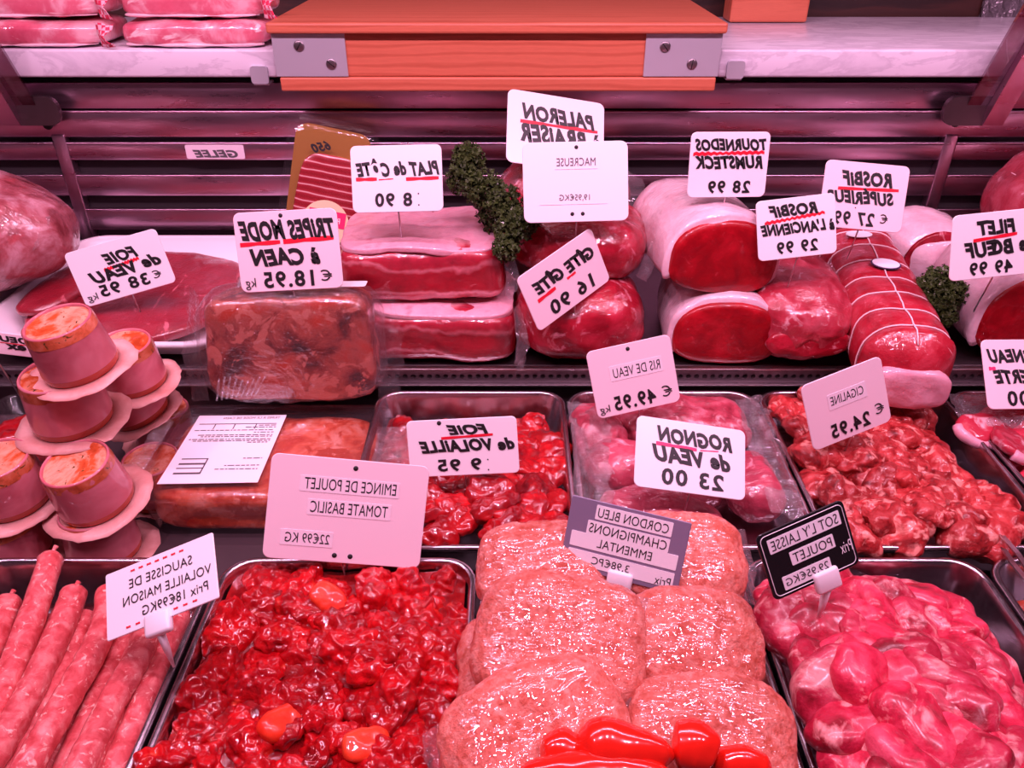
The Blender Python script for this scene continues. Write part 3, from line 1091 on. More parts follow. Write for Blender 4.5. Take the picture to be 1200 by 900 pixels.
# --- wrapped roast
o = thing('rolled_roast', 'blocky film wrapped red roast beneath the tag priced 29 99', 'beef roast', (0.413, 1.095, SZ + 0.058), (0, 0, math.radians(3)))
bm = sup_bm(0.076, 0.122, 0.060, 3.2, 26, 0.008, 18, 31, 3, 0.002, 50)
for v in bm.verts:
    v.co.z *= 1.0 + 0.12 * (v.co.y / 0.118)
obj('meat', bm, M['roast_film'], o)
bm = sup_bm(0.060, 0.01, 0.022, 2.4, 10, 0.003, 40, 32)
tx(bm, Matrix.Translation((0.0, -0.112, -0.014)))
obj('cut_end', bm, M['beef'], o)
bm = film_flap([(0.07, -0.10, -0.045), (0.076, -0.05, 0.0), (0.072, 0.03, 0.035)], [(0.088, -0.11, -0.05), (0.086, -0.05, 0.01), (0.08, 0.04, 0.05)], 16, 4, 0.004, 31)
obj('film_edge', bm, M['film'], o)
bm = bmesh.new()
add_lathe(bm, [(0.016, 0.0), (0.016, 0.001)], 28)
tx(bm, Matrix.Scale(1.5, 4, (1, 0, 0)))
s_ = obj('sticker', bm, M['paper'], o)
s_.location = (-0.02, 0.06, 0.0685)

# --- long tied roast
o = thing('tied_roast', 'long red roast tied with white twine and carrying an oval sticker', 'beef roast', (0.548, 1.075, SZ + 0.058), (math.radians(3), 0, math.radians(-8)))
L, w, h = 0.40, 0.060, 0.054
strs = [-0.150, -0.105, -0.058, -0.010, 0.045, 0.10, 0.15]


def roast_ring(y, n=36, off=0.0):
    e = min(1.0, max(0.0, (L / 2 - abs(y)) / 0.035)) ** 0.42
    e = max(e, 0.02)
    b = 1.0 - 0.05 * sum(math.exp(-((y - s) / 0.006) ** 2) for s in strs)
    out = []
    for k in range(n):
        a = 2 * PI * k / n
        cx, sz = math.cos(a), math.sin(a)
        q = Vector((w * math.copysign(abs(cx) ** 0.72, cx), y, h * math.copysign(abs(sz) ** 0.72, sz)))
        d = e * b * (1 + 0.05 * fbm(q, 20, 41, 3))
        out.append(Vector((q.x * d + math.copysign(off, cx) * abs(cx), y, q.z * d + off * sz)))
    return out


bm = bmesh.new()
yl = [-L / 2 + L * i / 90 for i in range(91)]
loft(bm, [roast_ring(y) for y in yl])
obj('meat', bm, M['roast'], o)
bm = sup_bm(0.052, 0.012, 0.030, 3.2, 14, 0.003, 30, 42)
tx(bm, Matrix.Translation((0, -L / 2 + 0.005, -0.016)))
obj('fat_end', bm, M['fat_pink'], o)
for sy in strs:
    bm = bmesh.new()
    r = roast_ring(sy, 36, 0.0012)
    add_tube(bm, r + [r[0]], 0.0011, 6, False)
    obj('twine', bm, M['twine'], o)
bm = bmesh.new()
add_tube(bm, [roast_ring(y, 36, 0.0012)[9] for y in yl[4:-4:2]], 0.0011, 6)
obj('lengthwise_twine', bm, M['twine'], o)
bm = bmesh.new()
add_lathe(bm, [(0.0165, 0.0), (0.0165, 0.0009)], 32, mi=0)
add_lathe(bm, [(0.0148, 0.0009), (0.0148, 0.0016)], 32, mi=1)
tx(bm, Matrix.Scale(1.3, 4, (1, 0, 0)))
s_ = obj('sticker', bm, [M['navy'], M['paper']], o, False)
s_.location = (0.004, 0.022, 0.0575)
s_.rotation_euler = (0.03, 0.02, -0.1)
bm = bmesh.new()
add_lathe(bm, [(0.0125, 0.0), (0.0125, 0.001)], 28)
tx(bm, Matrix.Scale(1.6, 4, (1, 0, 0)))
s_ = obj('sticker', bm, M['paper'], o, False)
s_.location = (-0.012, 0.128, 0.0565)
s_.rotation_euler = (-0.03, -0.05, 0)

# --- pale roast behind the parsley, big netted roast at the right
o = lump('pale_roast', 'pale pink fat covered roast behind the right parsley bunch', 'roast', (0.705, 1.30, SZ + 0.060), (0.070, 0.085, 0.062), (0, 0, 0), 2.6, 'fat', 0.004, 20, 51)
bm = bmesh.new()
add_lathe(bm, [(0.055, 0.0), (0.05, 0.003), (0.02, 0.006)], 24)
tx(bm, Matrix.Translation((0, -0.07, 0)) @ Matrix.Rotation(PI / 2, 4, 'X'))
obj('cut_meat', bm, M['beef'], o)
o = lump('netted_roast', 'big film wrapped roast in white netting at the upper right edge', 'roast', (0.955, 1.28, 0.190), (0.155, 0.115, 0.095), (0, -28, 0), 2.5, 'roast_film', 0.008, 12, 52)
for i in range(-4, 5):
    bm = bmesh.new()
    xx = i * 0.032
    rr = math.sqrt(max(0.02, 1 - (xx / 0.157) ** 2))
    add_tube(bm, [Vector((xx + 0.006 * math.sin(6 * k / 32 * PI), 0.119 * rr * math.cos(2 * PI * k / 32), 0.099 * rr * math.sin(2 * PI * k / 32))) for k in range(33)], 0.0008, 5, False)
    obj('netting_strand', bm, M['twine'], o)
o = lump('beef_block', 'shaded beef block carrying the netted roast at the right edge', 'beef', (1.02, 1.32, SZ + 0.017), (0.13, 0.07, 0.018), (0, 0, 0), 4.0, 'beef', 0.004, 16, 53)
bm = sup_bm(0.12, 0.065, 0.005, 4, 10, 0.002, 30, 54)
tx(bm, Matrix.Translation((0, 0, 0.016)))
obj('fat_cap', bm, M['fat'], o)


# --- parsley
def parsley(label, lobes, seed, n, base):
    rnd = random.Random(seed)
    o = thing('parsley_bunch', label, 'parsley', base, group='parsley bunches')
    bm = bmesh.new()
    for i in range(n):
        c, r = lobes[i % len(lobes)]
        d = Vector((rnd.gauss(0, 1), rnd.gauss(0, 1), rnd.gauss(0, 1))).normalized()
        p = c + d * r * (rnd.uniform(0.45, 1.0)) - Vector(base)
        nrm = (d + Vector((rnd.uniform(-.6, .6), rnd.uniform(-.8, .2), rnd.uniform(-.3, .8)))).normalized()
        t1 = nrm.orthogonal().normalized()
        t2 = nrm.cross(t1)
        k = 9
        rad = rnd.uniform(0.003, 0.0060)
        cv = bm.verts.new(p)
        ring = []
        for j in range(k):
            a = 2 * PI * j / k + rnd.uniform(-.2, .2)
            rr = rad * (1.0 if j % 2 else 0.55)
            ring.append(bm.verts.new(p + (t1 * math.cos(a) + t2 * math.sin(a)) * rr + nrm * rad * rnd.uniform(-.5, .6)))
        for j in range(k):
            bm.faces.new((cv, ring[j], ring[(j + 1) % k]))
    obj('leaves', bm, M['leaf'], o, False)
    bm = bmesh.new()
    for c, r in lobes:
        add_tube(bm, [Vector((0, 0, 0)), (c - Vector(base)) * 0.5 + Vector((rnd.uniform(-.01, .01), 0, 0)), c - Vector(base)], 0.0013, 6)
    obj('stalks', bm, M['stalk'], o)
    return o


PY = 1.10
parsley('tall dark green parsley bunch wedged between the beef slabs and the wrapped beef', [(pt(548, 186, Y=PY + .03), .024), (pt(543, 208, Y=PY + .02), .026), (pt(566, 222, Y=PY), .030), (pt(592, 240, Y=PY - .02), .030), (pt(580, 250, Y=PY), .028), (pt(602, 265, Y=PY - .05), .028), (pt(593, 290, Y=PY - .07), .020), (pt(615, 258, Y=PY - .05), .022)], 3, 3400, pt(585, 310, Y=PY - .03))
parsley('small dark green parsley bunch beside the fat rimmed beef piece', [(pt(1100, 330, Y=1.09), .026), (pt(1084, 342, Y=1.07), .024), (pt(1115, 345, Y=1.07), .026), (pt(1098, 360, Y=1.05), .024), (pt(1110, 372, Y=1.03), .014)], 4, 1800, pt(1105, 385, Y=1.06))

# --- white tub of veal liver
tray(-0.800, -0.415, 0.985, 1.405, 'white plastic tray holding flat veal liver on the rear shelf', 0.062, 0.040, 'plastic_tray', M['white'], 0.05, 0.022, 0.010)
o = thing('veal_liver', 'broad glossy slab of veal liver lying in the white plastic tray', 'liver', (-0.608, 1.18, 0.030))
bm = sup_bm(0.150, 0.158, 0.016, 3.0, 34, 0.003, 12, 61, 3, 0.0008, 120)
for v in bm.verts:
    v.co.z += 0.016 + 0.008 * noise.noise(Vector((v.co.x * 8, v.co.y * 8, 2)))
obj('slab', bm, M['liver'], o)
bm = sup_bm(0.05, 0.12, 0.014, 2.6, 16, 0.003, 16, 62)
for v in bm.verts:
    v.co.z += 0.034
tx(bm, Matrix.Translation((-0.105, 0.015, 0)) @ rotm(0, -6, -8))
obj('lobe', bm, M['liver'], o)

# --- wrapped joint at far left
o = lump('wrapped_joint', 'mottled film wrapped joint at the far left edge beside the white tray', 'meat joint', (-0.890, 1.205, 0.138), (0.195, 0.135, 0.090), (0, -6, -14), 2.3, 'mottled', 0.012, 9, 71, cuts=24)
bm = film_flap([(0.14, -0.05, -0.03), (0.16, 0.0, 0.04)], [(0.20, -0.05, 0.0), (0.20, 0.0, 0.03)], 10, 4, 0.006, 71)
obj('film_end', bm, M['film'], o)
bm = bmesh.new()
add_box(bm, -1.25, -0.83, 1.03, 1.38, SZ, 0.058, 0.006)
tagp(obj('plastic_board', bm, M['white'], None, False), 'white plastic board under the mottled joint at the far left', 'board')

# --- vacuum bag of tripe standing on the tub
o = thing('tripe_block', 'vacuum bagged block of brown tripe standing tilted on the clear tub', 'tripe block', (-0.293, 0.925, 0.020), (math.radians(-10), 0, math.radians(2)))
bm = sup_bm(0.112, 0.040, 0.072, 7, 22, 0.003, 20, 81, 3, 0.001, 60)
for v in bm.verts:
    v.co.z += 0.072
    v.co.x *= 1.0 - 0.06 * (v.co.z / 0.14)
obj('filling', bm, M['tripe'], o)
bm = sup_bm(0.119, 0.045, 0.077, 5, 22, 0.003, 30, 82, 3, 0.002, 60)
for v in bm.verts:
    v.co.z += 0.074
obj('bag', bm, M['bag'], o)
for sx in (-1, 1):
    bm = film_flap([(sx * 0.112, -0.036, 0.004), (sx * 0.114, -0.036, 0.07), (sx * 0.110, -0.02, 0.145)], [(sx * 0.140, -0.03, 0.002), (sx * 0.148, 0.0, 0.07), (sx * 0.130, 0.012, 0.152)], 20, 6, 0.007, 80 + sx)
    obj('bag_seam', bm, M['bag'], o)
bm = bmesh.new()
loft(bm, [rrect(0.058, 0.014, 0.004, 0.1525, 3, 0.045, -0.002), rrect(0.058, 0.014, 0.004, 0.153, 3, 0.045, -0.002)])
obj('paper_label', bm, M['paper'], o, False)
bm = bmesh.new()
for i in range(9):
    add_tube(bm, [Vector((-0.098 + i * 0.0065, -0.0475, 0.010 + 0.001 * i)), Vector((-0.090 + i * 0.0075, -0.0485, 0.040 + 0.003 * math.sin(i)))], 0.0016, 6)
obj('bag_pleats', bm, M['bag'], o)

# --- clear tub with white label
TX, TY = -0.312, 0.820
o = thing('tripe_tub', 'clear plastic tub of orange tripe with a white paper label on its lid', 'plastic tub', (TX, TY, -0.066))
hx, hy, ht = 0.142, 0.098, 0.068
bm = sup_bm(hx - 0.009, hy - 0.008, 0.031, 6, 18, 0.002, 30, 91)
tx(bm, Matrix.Translation((0, 0, 0.033)))
obj('filling', bm, M['tripe_light'], o)
bm = bmesh.new()
loft(bm, [rrect(hx - 0.012, hy - 0.012, 0.02, 0.0), rrect(hx - 0.004, hy - 0.004, 0.02, ht - 0.012), rrect(hx - 0.003, hy - 0.003, 0.02, ht - 0.006), rrect(hx + 0.004, hy + 0.004, 0.022, ht - 0.005), rrect(hx + 0.004, hy + 0.004, 0.022, ht - 0.002)], True, False)
obj('tub_wall', bm, M['clear'], o)
bm = bmesh.new()
loft(bm, [rrect(hx + 0.004, hy + 0.004, 0.022, ht - 0.001), rrect(hx - 0.01, hy - 0.01, 0.018, ht + 0.0005), rrect(0.05, 0.04, 0.01, ht + 0.001)])
obj('lid_film', bm, M['clear'], o)
bm = film_flap([(-hx, -hy, ht), (-hx, hy * 0.6, ht)], [(-hx - 0.024, -hy - 0.012, ht + 0.008), (-hx - 0.012, hy * 0.6, ht + 0.010)], 16, 4, 0.006, 93)
obj('film_edge', bm, M['film'], o)
lx, ly = (pt(234, 488, z=0.004) + pt(336, 487, z=0.004) + pt(302, 566, z=0.004) + pt(184, 568, z=0.004)).xy / 4
lab = bmesh.new()
q4 = [pt(184, 568, z=0.004), pt(302, 566, z=0.004), pt(336, 487, z=0.004), pt(234, 488, z=0.004)]
lo4 = [Vector((p.x - TX, p.y - TY, ht + 0.0025)) for p in q4]
loft(lab, [lo4, [p + Vector((0, 0, 0.0006)) for p in lo4]])
pl = obj('paper_label', lab, M['paper'], o, False)
bm = bmesh.new()


def L2(fx, fy):
    a = lo4[0].lerp(lo4[1], fx)
    b = lo4[3].lerp(lo4[2], fx)
    q = b.lerp(a, fy)
    return q + Vector((0, 0, 0.0009))


def lbar(x0, x1, y, th):
    vs = [bm.verts.new(L2(*c)) for c in ((x0, y), (x1, y), (x1, y + th), (x0, y + th))]
    bm.faces.new(vs)


def label_text(s, x0, x1, y0, y1):
    """mirrored print on the slanted label"""
    b = text_bm(s, 'print')
    xs = [v.co.x for v in b.verts]
    ys = [v.co.y for v in b.verts]
    for v in b.verts:
        fx = (v.co.x - min(xs)) / (max(xs) - min(xs))
        fy = (v.co.y - min(ys)) / (max(ys) - min(ys))
        v.co = L2(x1 - fx * (x1 - x0), y1 - fy * (y1 - y0))
    jn(bm, b)


label_text('TRIPES A LA MODE DE CAEN', 0.30, 0.94, 0.03, 0.065)
obj('heading', bm, M['grey_ink'], pl, False)
bm = bmesh.new()
lbar(0.06, 0.93, 0.135, 0.012)
for x in (0.24, 0.46, 0.70):
    lbar(x, x + 0.012, 0.135, 0.09)
rnd = random.Random(5)
for (y, x0) in ((0.16, 0.74), (0.19, 0.60), (0.235, 0.05), (0.27, 0.72), (0.31, 0.12), (0.335, 0.16), (0.375, 0.05), (0.40, 0.10), (0.425, 0.70), (0.66, 0.74), (0.76, 0.58), (0.81, 0.50)):
    x = x0
    while x < 0.93:
        wd = rnd.uniform(0.02, 0.07)
        lbar(x, min(x + wd, 0.94), y, 0.013)
        x += wd + 0.012
obj('print', bm, M['grey_ink'], pl, False)
bm = bmesh.new()
for k in range(4):
    lbar(0.10, 0.38, 0.66 + k * 0.065, 0.014 + 0.010 * (k % 2))
lbar(0.365, 0.38, 0.66, 0.21)
obj('printed_box', bm, M['grey_ink'], pl, False)


# --- stacked terrine pots
def pot(label, base, tilt, rz, seed, scale=1.0):
    rnd = random.Random(seed)
    o = thing('terrine_pot', label, 'terrine pot', base, (math.radians(tilt[0]), math.radians(tilt[1]), math.radians(rz)), 'stacked terrine pots')
    o.scale = (scale,) * 3
    bm = bmesh.new()
    add_lathe(bm, [(0.0415, 0.012), (0.0405, 0.022), (0.0375, 0.058), (0.0365, 0.0645), (0.0350, 0.0665), (0.0335, 0.0655), (0.0330, 0.062)], 40, (False, False))
    obj('wall', bm, M['cup'], o)
    bm = bmesh.new()
    hb = rnd.uniform(0.050, 0.056)
    add_lathe(bm, [(0.0384 - (hb - 0.05) * 0.1, hb), (0.0377, 0.0585), (0.0368, 0.0648)], 40, (False, False))
    displace(bm, 0.0006, 80, seed)
    obj('jelly_rim', bm, M['cup_top'], o)
    bm = bmesh.new()
    add_lathe(bm, [(0.0395, 0.002), (0.0412, 0.006), (0.0414, 0.013)], 40, (True, False))
    obj('jelly_band', bm, M['cup_base'], o)
    bm = bmesh.new()
    rings = []
    for r in (0.0345, 0.030, 0.022, 0.012, 0.004):
        rings.append([Vector((r * math.cos(2 * PI * k / 36), r * math.sin(2 * PI * k / 36), 0.0635 + 0.0025 * noise.noise(Vector((r * 60 * math.cos(2 * PI * k / 36), r * 60 * math.sin(2 * PI * k / 36), seed))))) for k in range(36)])
    loft(bm, rings, False, True)
    obj('topping', bm, M['jelly'], o)
    bm = bmesh.new()
    n = 48
    rings = []
    for r0, z in ((0.040, 0.003), (0.050, 0.0022), (0.058, 0.0012)):
        ring = []
        for k in range(n):
            a = 2 * PI * k / n
            r = r0
            if r0 > 0.045:
                r = r0 * (1 + 0.05 * abs(math.cos(2 * a)) ** 3 + 0.03 * noise.noise(Vector((math.cos(a) * 3, math.sin(a) * 3, seed))))
            if r0 > 0.055:
                r *= 1 + 0.05 * noise.noise(Vector((math.cos(a) * 11, math.sin(a) * 11, seed + 4)))
            ring.append(Vector((r * math.cos(a), r * math.sin(a), z + (0.004 * noise.noise(Vector((math.cos(a) * 2, math.sin(a) * 2, seed + 9))) if r0 > 0.045 else 0))))
        rings.append(ring)
    loft(bm, rings, False, False)
    b = obj('paper_flange', bm, M['lid_paper'], o)
    md = b.modifiers.new('thick', 'SOLIDIFY')
    md.thickness = 0.0008
    return o


def potat(px, py, z, label, tilt, rz, seed, s=1.0):
    p = pt(px, py, z=z)
    return pot(label, p, tilt, rz, seed, s)


ZD = -0.0655
potat(20, 652, ZD, 'dark terrine pot at the bottom corner of the stack by the left edge', (0, 0), 10, 1, 1.0)
potat(125, 646, ZD, 'terrine pot on the deck carrying the pot with the widest torn flange', (0, 0), 20, 2, 1.0)
potat(188, 580, ZD, 'terrine pot half hidden behind the stack, next to the clear tub', (4, 0), 35, 3, 0.95)
potat(196, 520, ZD, 'terrine pot deepest behind the stack, below the white tray', (0, 6), 15, 13, 0.95)
potat(20, 586, 0.003, 'second row terrine pot cut off by the left edge', (5, -3), 20, 4, 1.0)
potat(116, 588, 0.003, 'second row terrine pot tilted forward with a wide torn paper flange', (6, -8), 30, 5, 1.02)
potat(168, 486, 0.006, 'terrine pot lying askew behind the stack with a curled paper flange', (4, -16), 5, 6, 0.92)
potat(88, 494, 0.073, 'terrine pot carrying the topmost pot of the stack', (3, -3), 45, 7, 1.08)
potat(160, 449, 0.068, 'terrine pot leaning behind the topmost one of the stack', (2, -5), 60, 8, 0.95)
potat(98, 432, 0.146, 'topmost terrine pot of the stack, tilted sideways with an orange jelly top', (5, -8), 15, 9, 1.0)

o = thing('meat_punnet', 'clear punnet of red meat cut off by the left edge behind the terrine pots', 'punnet', (-0.66, 0.90, -0.0655))
bm = bmesh.new()
loft(bm, [rrect(0.055, 0.05, 0.012, 0), rrect(0.066, 0.06, 0.014, 0.055), rrect(0.072, 0.066, 0.016, 0.056)], True, False)
obj('punnet_wall', bm, M['clear'], o)
bm = sup_bm(0.052, 0.046, 0.024, 3, 14, 0.006, 40, 96, 3, 0.003, 70)
tx(bm, Matrix.Translation((0, 0, 0.026)))
obj('filling', bm, M['liver_poultry'], o)

# --- pack of sliced cured duck leaning on the back panel
A = pt(343, 250, Y=1.33)
o = thing('sliced_meat_pack', 'clear pack of sliced dark cured meat on a gold board leaning on the back panel', 'meat pack', (-0.345, 1.30, 0.045), (math.radians(-14), math.radians(13), math.radians(4)))
bm = bmesh.new()
loft(bm, [[Vector((q.x, 0.0, q.y + 0.118)) for q in rrect(0.063, 0.118, 0.022, 0, 6)], [Vector((q.x, 0.0022, q.y + 0.118)) for q in rrect(0.063, 0.118, 0.022, 0, 6)]])
obj('gold_board', bm, M['gold'], o, False)
bm = sup_bm(0.058, 0.092, 0.0075, 5, 20, 0.0015, 30, 97)
for v in bm.verts:
    v.co.x *= 1.0 - 0.9 * (v.co.y + 0.06) * (v.co.y > -0.06)
tx(bm, Matrix.Translation((0.004, -0.007, 0.100)) @ Matrix.Rotation(PI / 2, 4, 'X'))
obj('slices', bm, M['slices'], o)
bm = bmesh.new()
loft(bm, [[Vector((q.x, -0.0155, q.y + 0.122)) for q in rrect(0.055, 0.10, 0.024, 0, 6)], [Vector((q.x, -0.012, q.y + 0.122)) for q in rrect(0.068, 0.118, 0.026, 0, 6)], [Vector((q.x, 0.0, q.y + 0.122)) for q in rrect(0.076, 0.128, 0.028, 0, 6)]], True, False)
obj('clear_wrap', bm, M['clear'], o)
bm = bmesh.new()
add_lathe(bm, [(0.040, 0.0), (0.040, 0.001)], 40)
tx(bm, Matrix.Translation((0.006, -0.0165, 0.078)) @ Matrix.Rotation(PI / 2, 4, 'X'))
rl = obj('round_label', bm, M['cream'], o, False)
bm = bmesh.new()
loft(bm, [[Vector((q.x + 0.008, -0.0178, q.y + 0.088)) for q in rrect(0.031, 0.0135, 0.001, 0, 2)], [Vector((q.x + 0.008, -0.0182, q.y + 0.088)) for q in rrect(0.031, 0.0135, 0.001, 0, 2)]])
add_box(bm, 0.000, 0.016, -0.0182, -0.0178, 0.100, 0.1045)
pb = obj('pink_band', bm, M['pink_ink'], rl, False)
bm = bmesh.new()
put_text(bm, 'ROUGIÉ', 'print', -0.022, 0.022, -0.006, 0.006, 0.0)
tx(bm, Matrix.Translation((0.008, -0.0187, 0.088)) @ Matrix.Rotation(PI / 2, 4, 'X'))
obj('lettering', bm, M['paper'], rl, False)
bm = bmesh.new()
put_text(bm, '650', 'hand', -0.016, 0.016, -0.008, 0.008, 0.0)
tx(bm, Matrix.Translation((-0.018, -0.0148, 0.203)) @ Matrix.Rotation(PI / 2, 4, 'X') @ Matrix.Rotation(0.4, 4, 'Z'))
obj('handwriting', bm, M['black'], o, False)
bm = bmesh.new()
add_box(bm, -0.062, -0.030, -0.0170, -0.0162, 0.040, 0.085, 0.001)
obj('corner_label', bm, M['cream'], o, False)

# --- hams on the ledge
LZ = 0.3865


def ham(label, xl, xr, Yf, z, h, seed, end=None):
    w = (xr - xl) / 2
    o = thing('wrapped_ham', label, 'ham', ((xl + xr) / 2, Yf + 0.075, z), group='vacuum packed hams on the ledge')
    bm = sup_bm(w, 0.075, h / 2, 4.5, 18, 0.003, 16, seed, 3)
    tx(bm, Matrix.Translation((0, 0, h / 2)))
    obj('meat', bm, M['ham'], o)
    bm = sup_bm(w * 0.9, 0.018, h * 0.09, 2.4, 14, 0.003, 20, seed + 5)
    tx(bm, Matrix.Translation((0, -0.058, h * 0.12)))
    obj('fat_edge', bm, M['fat'], o)
    if end is not None:
        bm = film_flap([(end * w * 0.98, -0.072, h * 0.05), (end * w * 0.96, -0.072, h * 0.95)], [(end * w * 1.20, -0.086, h * 0.0), (end * w * 1.10, -0.090, h * 0.5), (end * w * 1.24, -0.080, h * 0.95)], 14, 5, 0.004, seed)
        g = obj('gingham_wrap', bm, M['gingham'], o)
        md = g.modifiers.new('thick', 'SOLIDIFY')
        md.thickness = 0.001
    return o


def lx_(px, Y, z):
    return px_to_x(px, Y, z)


def px_to_x(px, Y, z):
    depth = (Y * cp - (z - CAM_H) * sp)
    return (px - 600) / F_PX * depth


hx_ = lambda px, z: px_to_x(px, 1.405, z)
ham('front wrapped ham at the left end of the ledge with wrinkled film', hx_(-55, .4), hx_(118, .4), 1.405, LZ, 0.040, 101, 1)
ham('front wrapped ham beside the chopping block with a broad fat streak', hx_(134, .4), hx_(314, .4), 1.405, LZ, 0.040, 102, None)
ham('wrapped ham lying on top of the front ham at the left end', hx_(-70, .43), hx_(112, .43), 1.425, LZ + 0.042, 0.040, 103, 1)
ham('wrapped ham lying on top of the front ham beside the chopping block', hx_(128, .43), hx_(308, .43), 1.425, LZ + 0.042, 0.040, 104, 1)

# ------------------------------------------------------------------ heaps in the trays
def chunk_meshes(name, mat, halfs, seed, amp=0.004, freq=45, amp2=0.0015, freq2=70, cuts=9, p=2.3, fold=0.0, count=6):
    out = []
    for i in range(count):
        rnd = random.Random(seed + i)
        a, b, c = (h * rnd.uniform(0.85, 1.15) for h in halfs)
        bm = sup_bm(a, b, c, p, cuts, 0, 1, 0)
        for v in bm.verts:
            f = v.co.x / a
            v.co.z += fold * c * (f * f) * rnd.choice((1, 1, -0.6)) if False else fold * c * f * f
            v.co.y += fold * b * 0.6 * math.sin(f * 2.2 + i)
        displace(bm, amp, freq, seed + i * 1.7, 3, amp2, freq2)
        me = bpy.data.meshes.new(name)
        bmesh.ops.recalc_face_normals(bm, faces=bm.faces)
        bm.to_mesh(me)
        bm.free()
        for q in me.polygons:
            q.use_smooth = True
        me.materials.append(mat)
        out.append(me)
    return out


def scatter(n, x0, x1, y0, y1, seed, aspect=1.0):
    rnd = random.Random(seed)
    pts = []
    for i in range(n):
        best, bd = None, -1
        for _ in range(14):
            q = (rnd.uniform(x0, x1), rnd.uniform(y0, y1))
            d = min(((q[0] - p[0]) ** 2 + ((q[1] - p[1]) * aspect) ** 2 for p in pts), default=9)
            if d > bd:
                best, bd = q, d
        pts.append(best)
    return pts


def heap(name, label, cat, group, meshes, pts, zf, seed, tilt=25, smin=0.85, smax=1.15, flat=True):
    rnd = random.Random(seed)
    res = []
    proto = None
    for i, (x, y) in enumerate(pts):
        if proto is None:
            o = bpy.data.objects.new(name, meshes[0])
            tagp(o, label, cat, group)
            proto = o
        else:
            o = proto.copy()
            o.data = meshes[i % len(meshes)]
        COL.objects.link(o)
        o.location = (x, y, zf(x, y) + rnd.uniform(-0.003, 0.004))
        o.rotation_euler = (math.radians(rnd.uniform(-tilt, tilt)), math.radians(rnd.uniform(-tilt, tilt)), rnd.uniform(0, 2 * PI))
        s = rnd.uniform(smin, smax)
        o.scale = (s, s, s)
        res.append(o)
    return res


# marinated chicken
me = chunk_meshes('marinated_chicken_piece', M['marinade'], (0.027, 0.020, 0.012), 200, 0.0075, 42, 0.0025, 120, 22, 2.1, 0.2, 10)
heap('marinated_chicken_piece', 'piece of chicken in dark red tomato marinade, in its steel tray', 'chicken', 'marinated chicken pieces', me,
     scatter(62, -0.283, -0.061, 0.345, 0.602, 7), lambda x, y: -0.015 + 0.010 * noise.noise(Vector((x * 25, y * 25, 0))), 8, 30)
bm = bmesh.new()
bmesh.ops.create_grid(bm, x_segments=50, y_segments=60, size=1.0)
for v in bm.verts:
    v.co = Vector((-0.172 + v.co.x * 0.123, 0.466 + v.co.y * 0.149, -0.0105))
    v.co.z += 0.0025 * noise.noise(v.co * 60)
o = obj('marinade_sauce', bm, M['sauce'])
tagp(o, 'dark red oily tomato marinade filling the tray around the chicken pieces', 'sauce')
for i, (px, py, rz) in enumerate(((430, 872, 20), (385, 700, -30), (330, 845, 50))):
    p = pt(px, py, z=0.0)
    bm = sup_bm(0.021, 0.014, 0.008, 3.0, 10, 0.002, 60, 300 + i)
    o = obj('tomato_wedge', bm, M['tomato'])
    o.location = (p.x, p.y, -0.002)
    o.rotation_euler = (0.3, 0.3, math.radians(rz))
    tagp(o, ('bright orange red tomato wedge nearest the camera in the marinade', 'tomato wedge lying far back in the marinade below the pink tag', 'tomato wedge in the near half of the marinade by the sausage tray side')[i], 'tomato')

# poultry livers
me = chunk_meshes('poultry_liver', M['liver_poultry'], (0.028, 0.020, 0.009), 230, 0.006, 42, 0.0015, 90, 16, 2.1, 0.3, 8)
zf = lambda x, y: -0.026 + 0.022 * max(0, 1 - abs(x + 0.03) / 0.14) * (1.0 if y < 0.78 else max(0.0, 1 - (y - 0.78) / 0.10)) + (0.012 if y < 0.72 else 0)
heap('poultry_liver', 'glossy dark red poultry liver in the steel tray with the 9 95 tag', 'liver', 'poultry livers', me,
     scatter(62, -0.165, 0.050, 0.668, 0.905, 19), zf, 20, 28)

# pork chunks
me = chunk_meshes('pork_chunk', M['cigaline'], (0.038, 0.029, 0.015), 260, 0.010, 26, 0.0035, 65, 20, 2.1, 0.25, 10)
zf = lambda x, y: -0.026 + 0.030 * max(0.0, 1 - abs(x - (0.455 + (0.80 - y) * 0.12)) / 0.13) + (0.006 if y < 0.72 else 0)
heap('pork_chunk', 'orange red pork chunk in the steel tray with the 24.95 tag', 'pork', 'pork chunks', me,
     scatter(44, 0.378, 0.552, 0.668, 0.928, 29), zf, 30, 35)

# raw chicken oysters
me = chunk_meshes('raw_chicken_piece', M['chicken'], (0.037, 0.029, 0.016), 290, 0.007, 20, 0.0, 90, 18, 2.4, 0.2, 10)
zf = lambda x, y: -0.030 + 0.058 * max(0.0, 1 - ((x - 0.335) / 0.135) ** 2) * max(0.0, 1 - ((y - 0.42) / 0.235) ** 2)
heap('raw_chicken_piece', 'bright pink raw chicken piece in the steel tray under the black tag', 'chicken', 'raw chicken pieces', me,
     scatter(56, 0.272, 0.440, 0.345, 0.585, 39), zf, 40, 35)

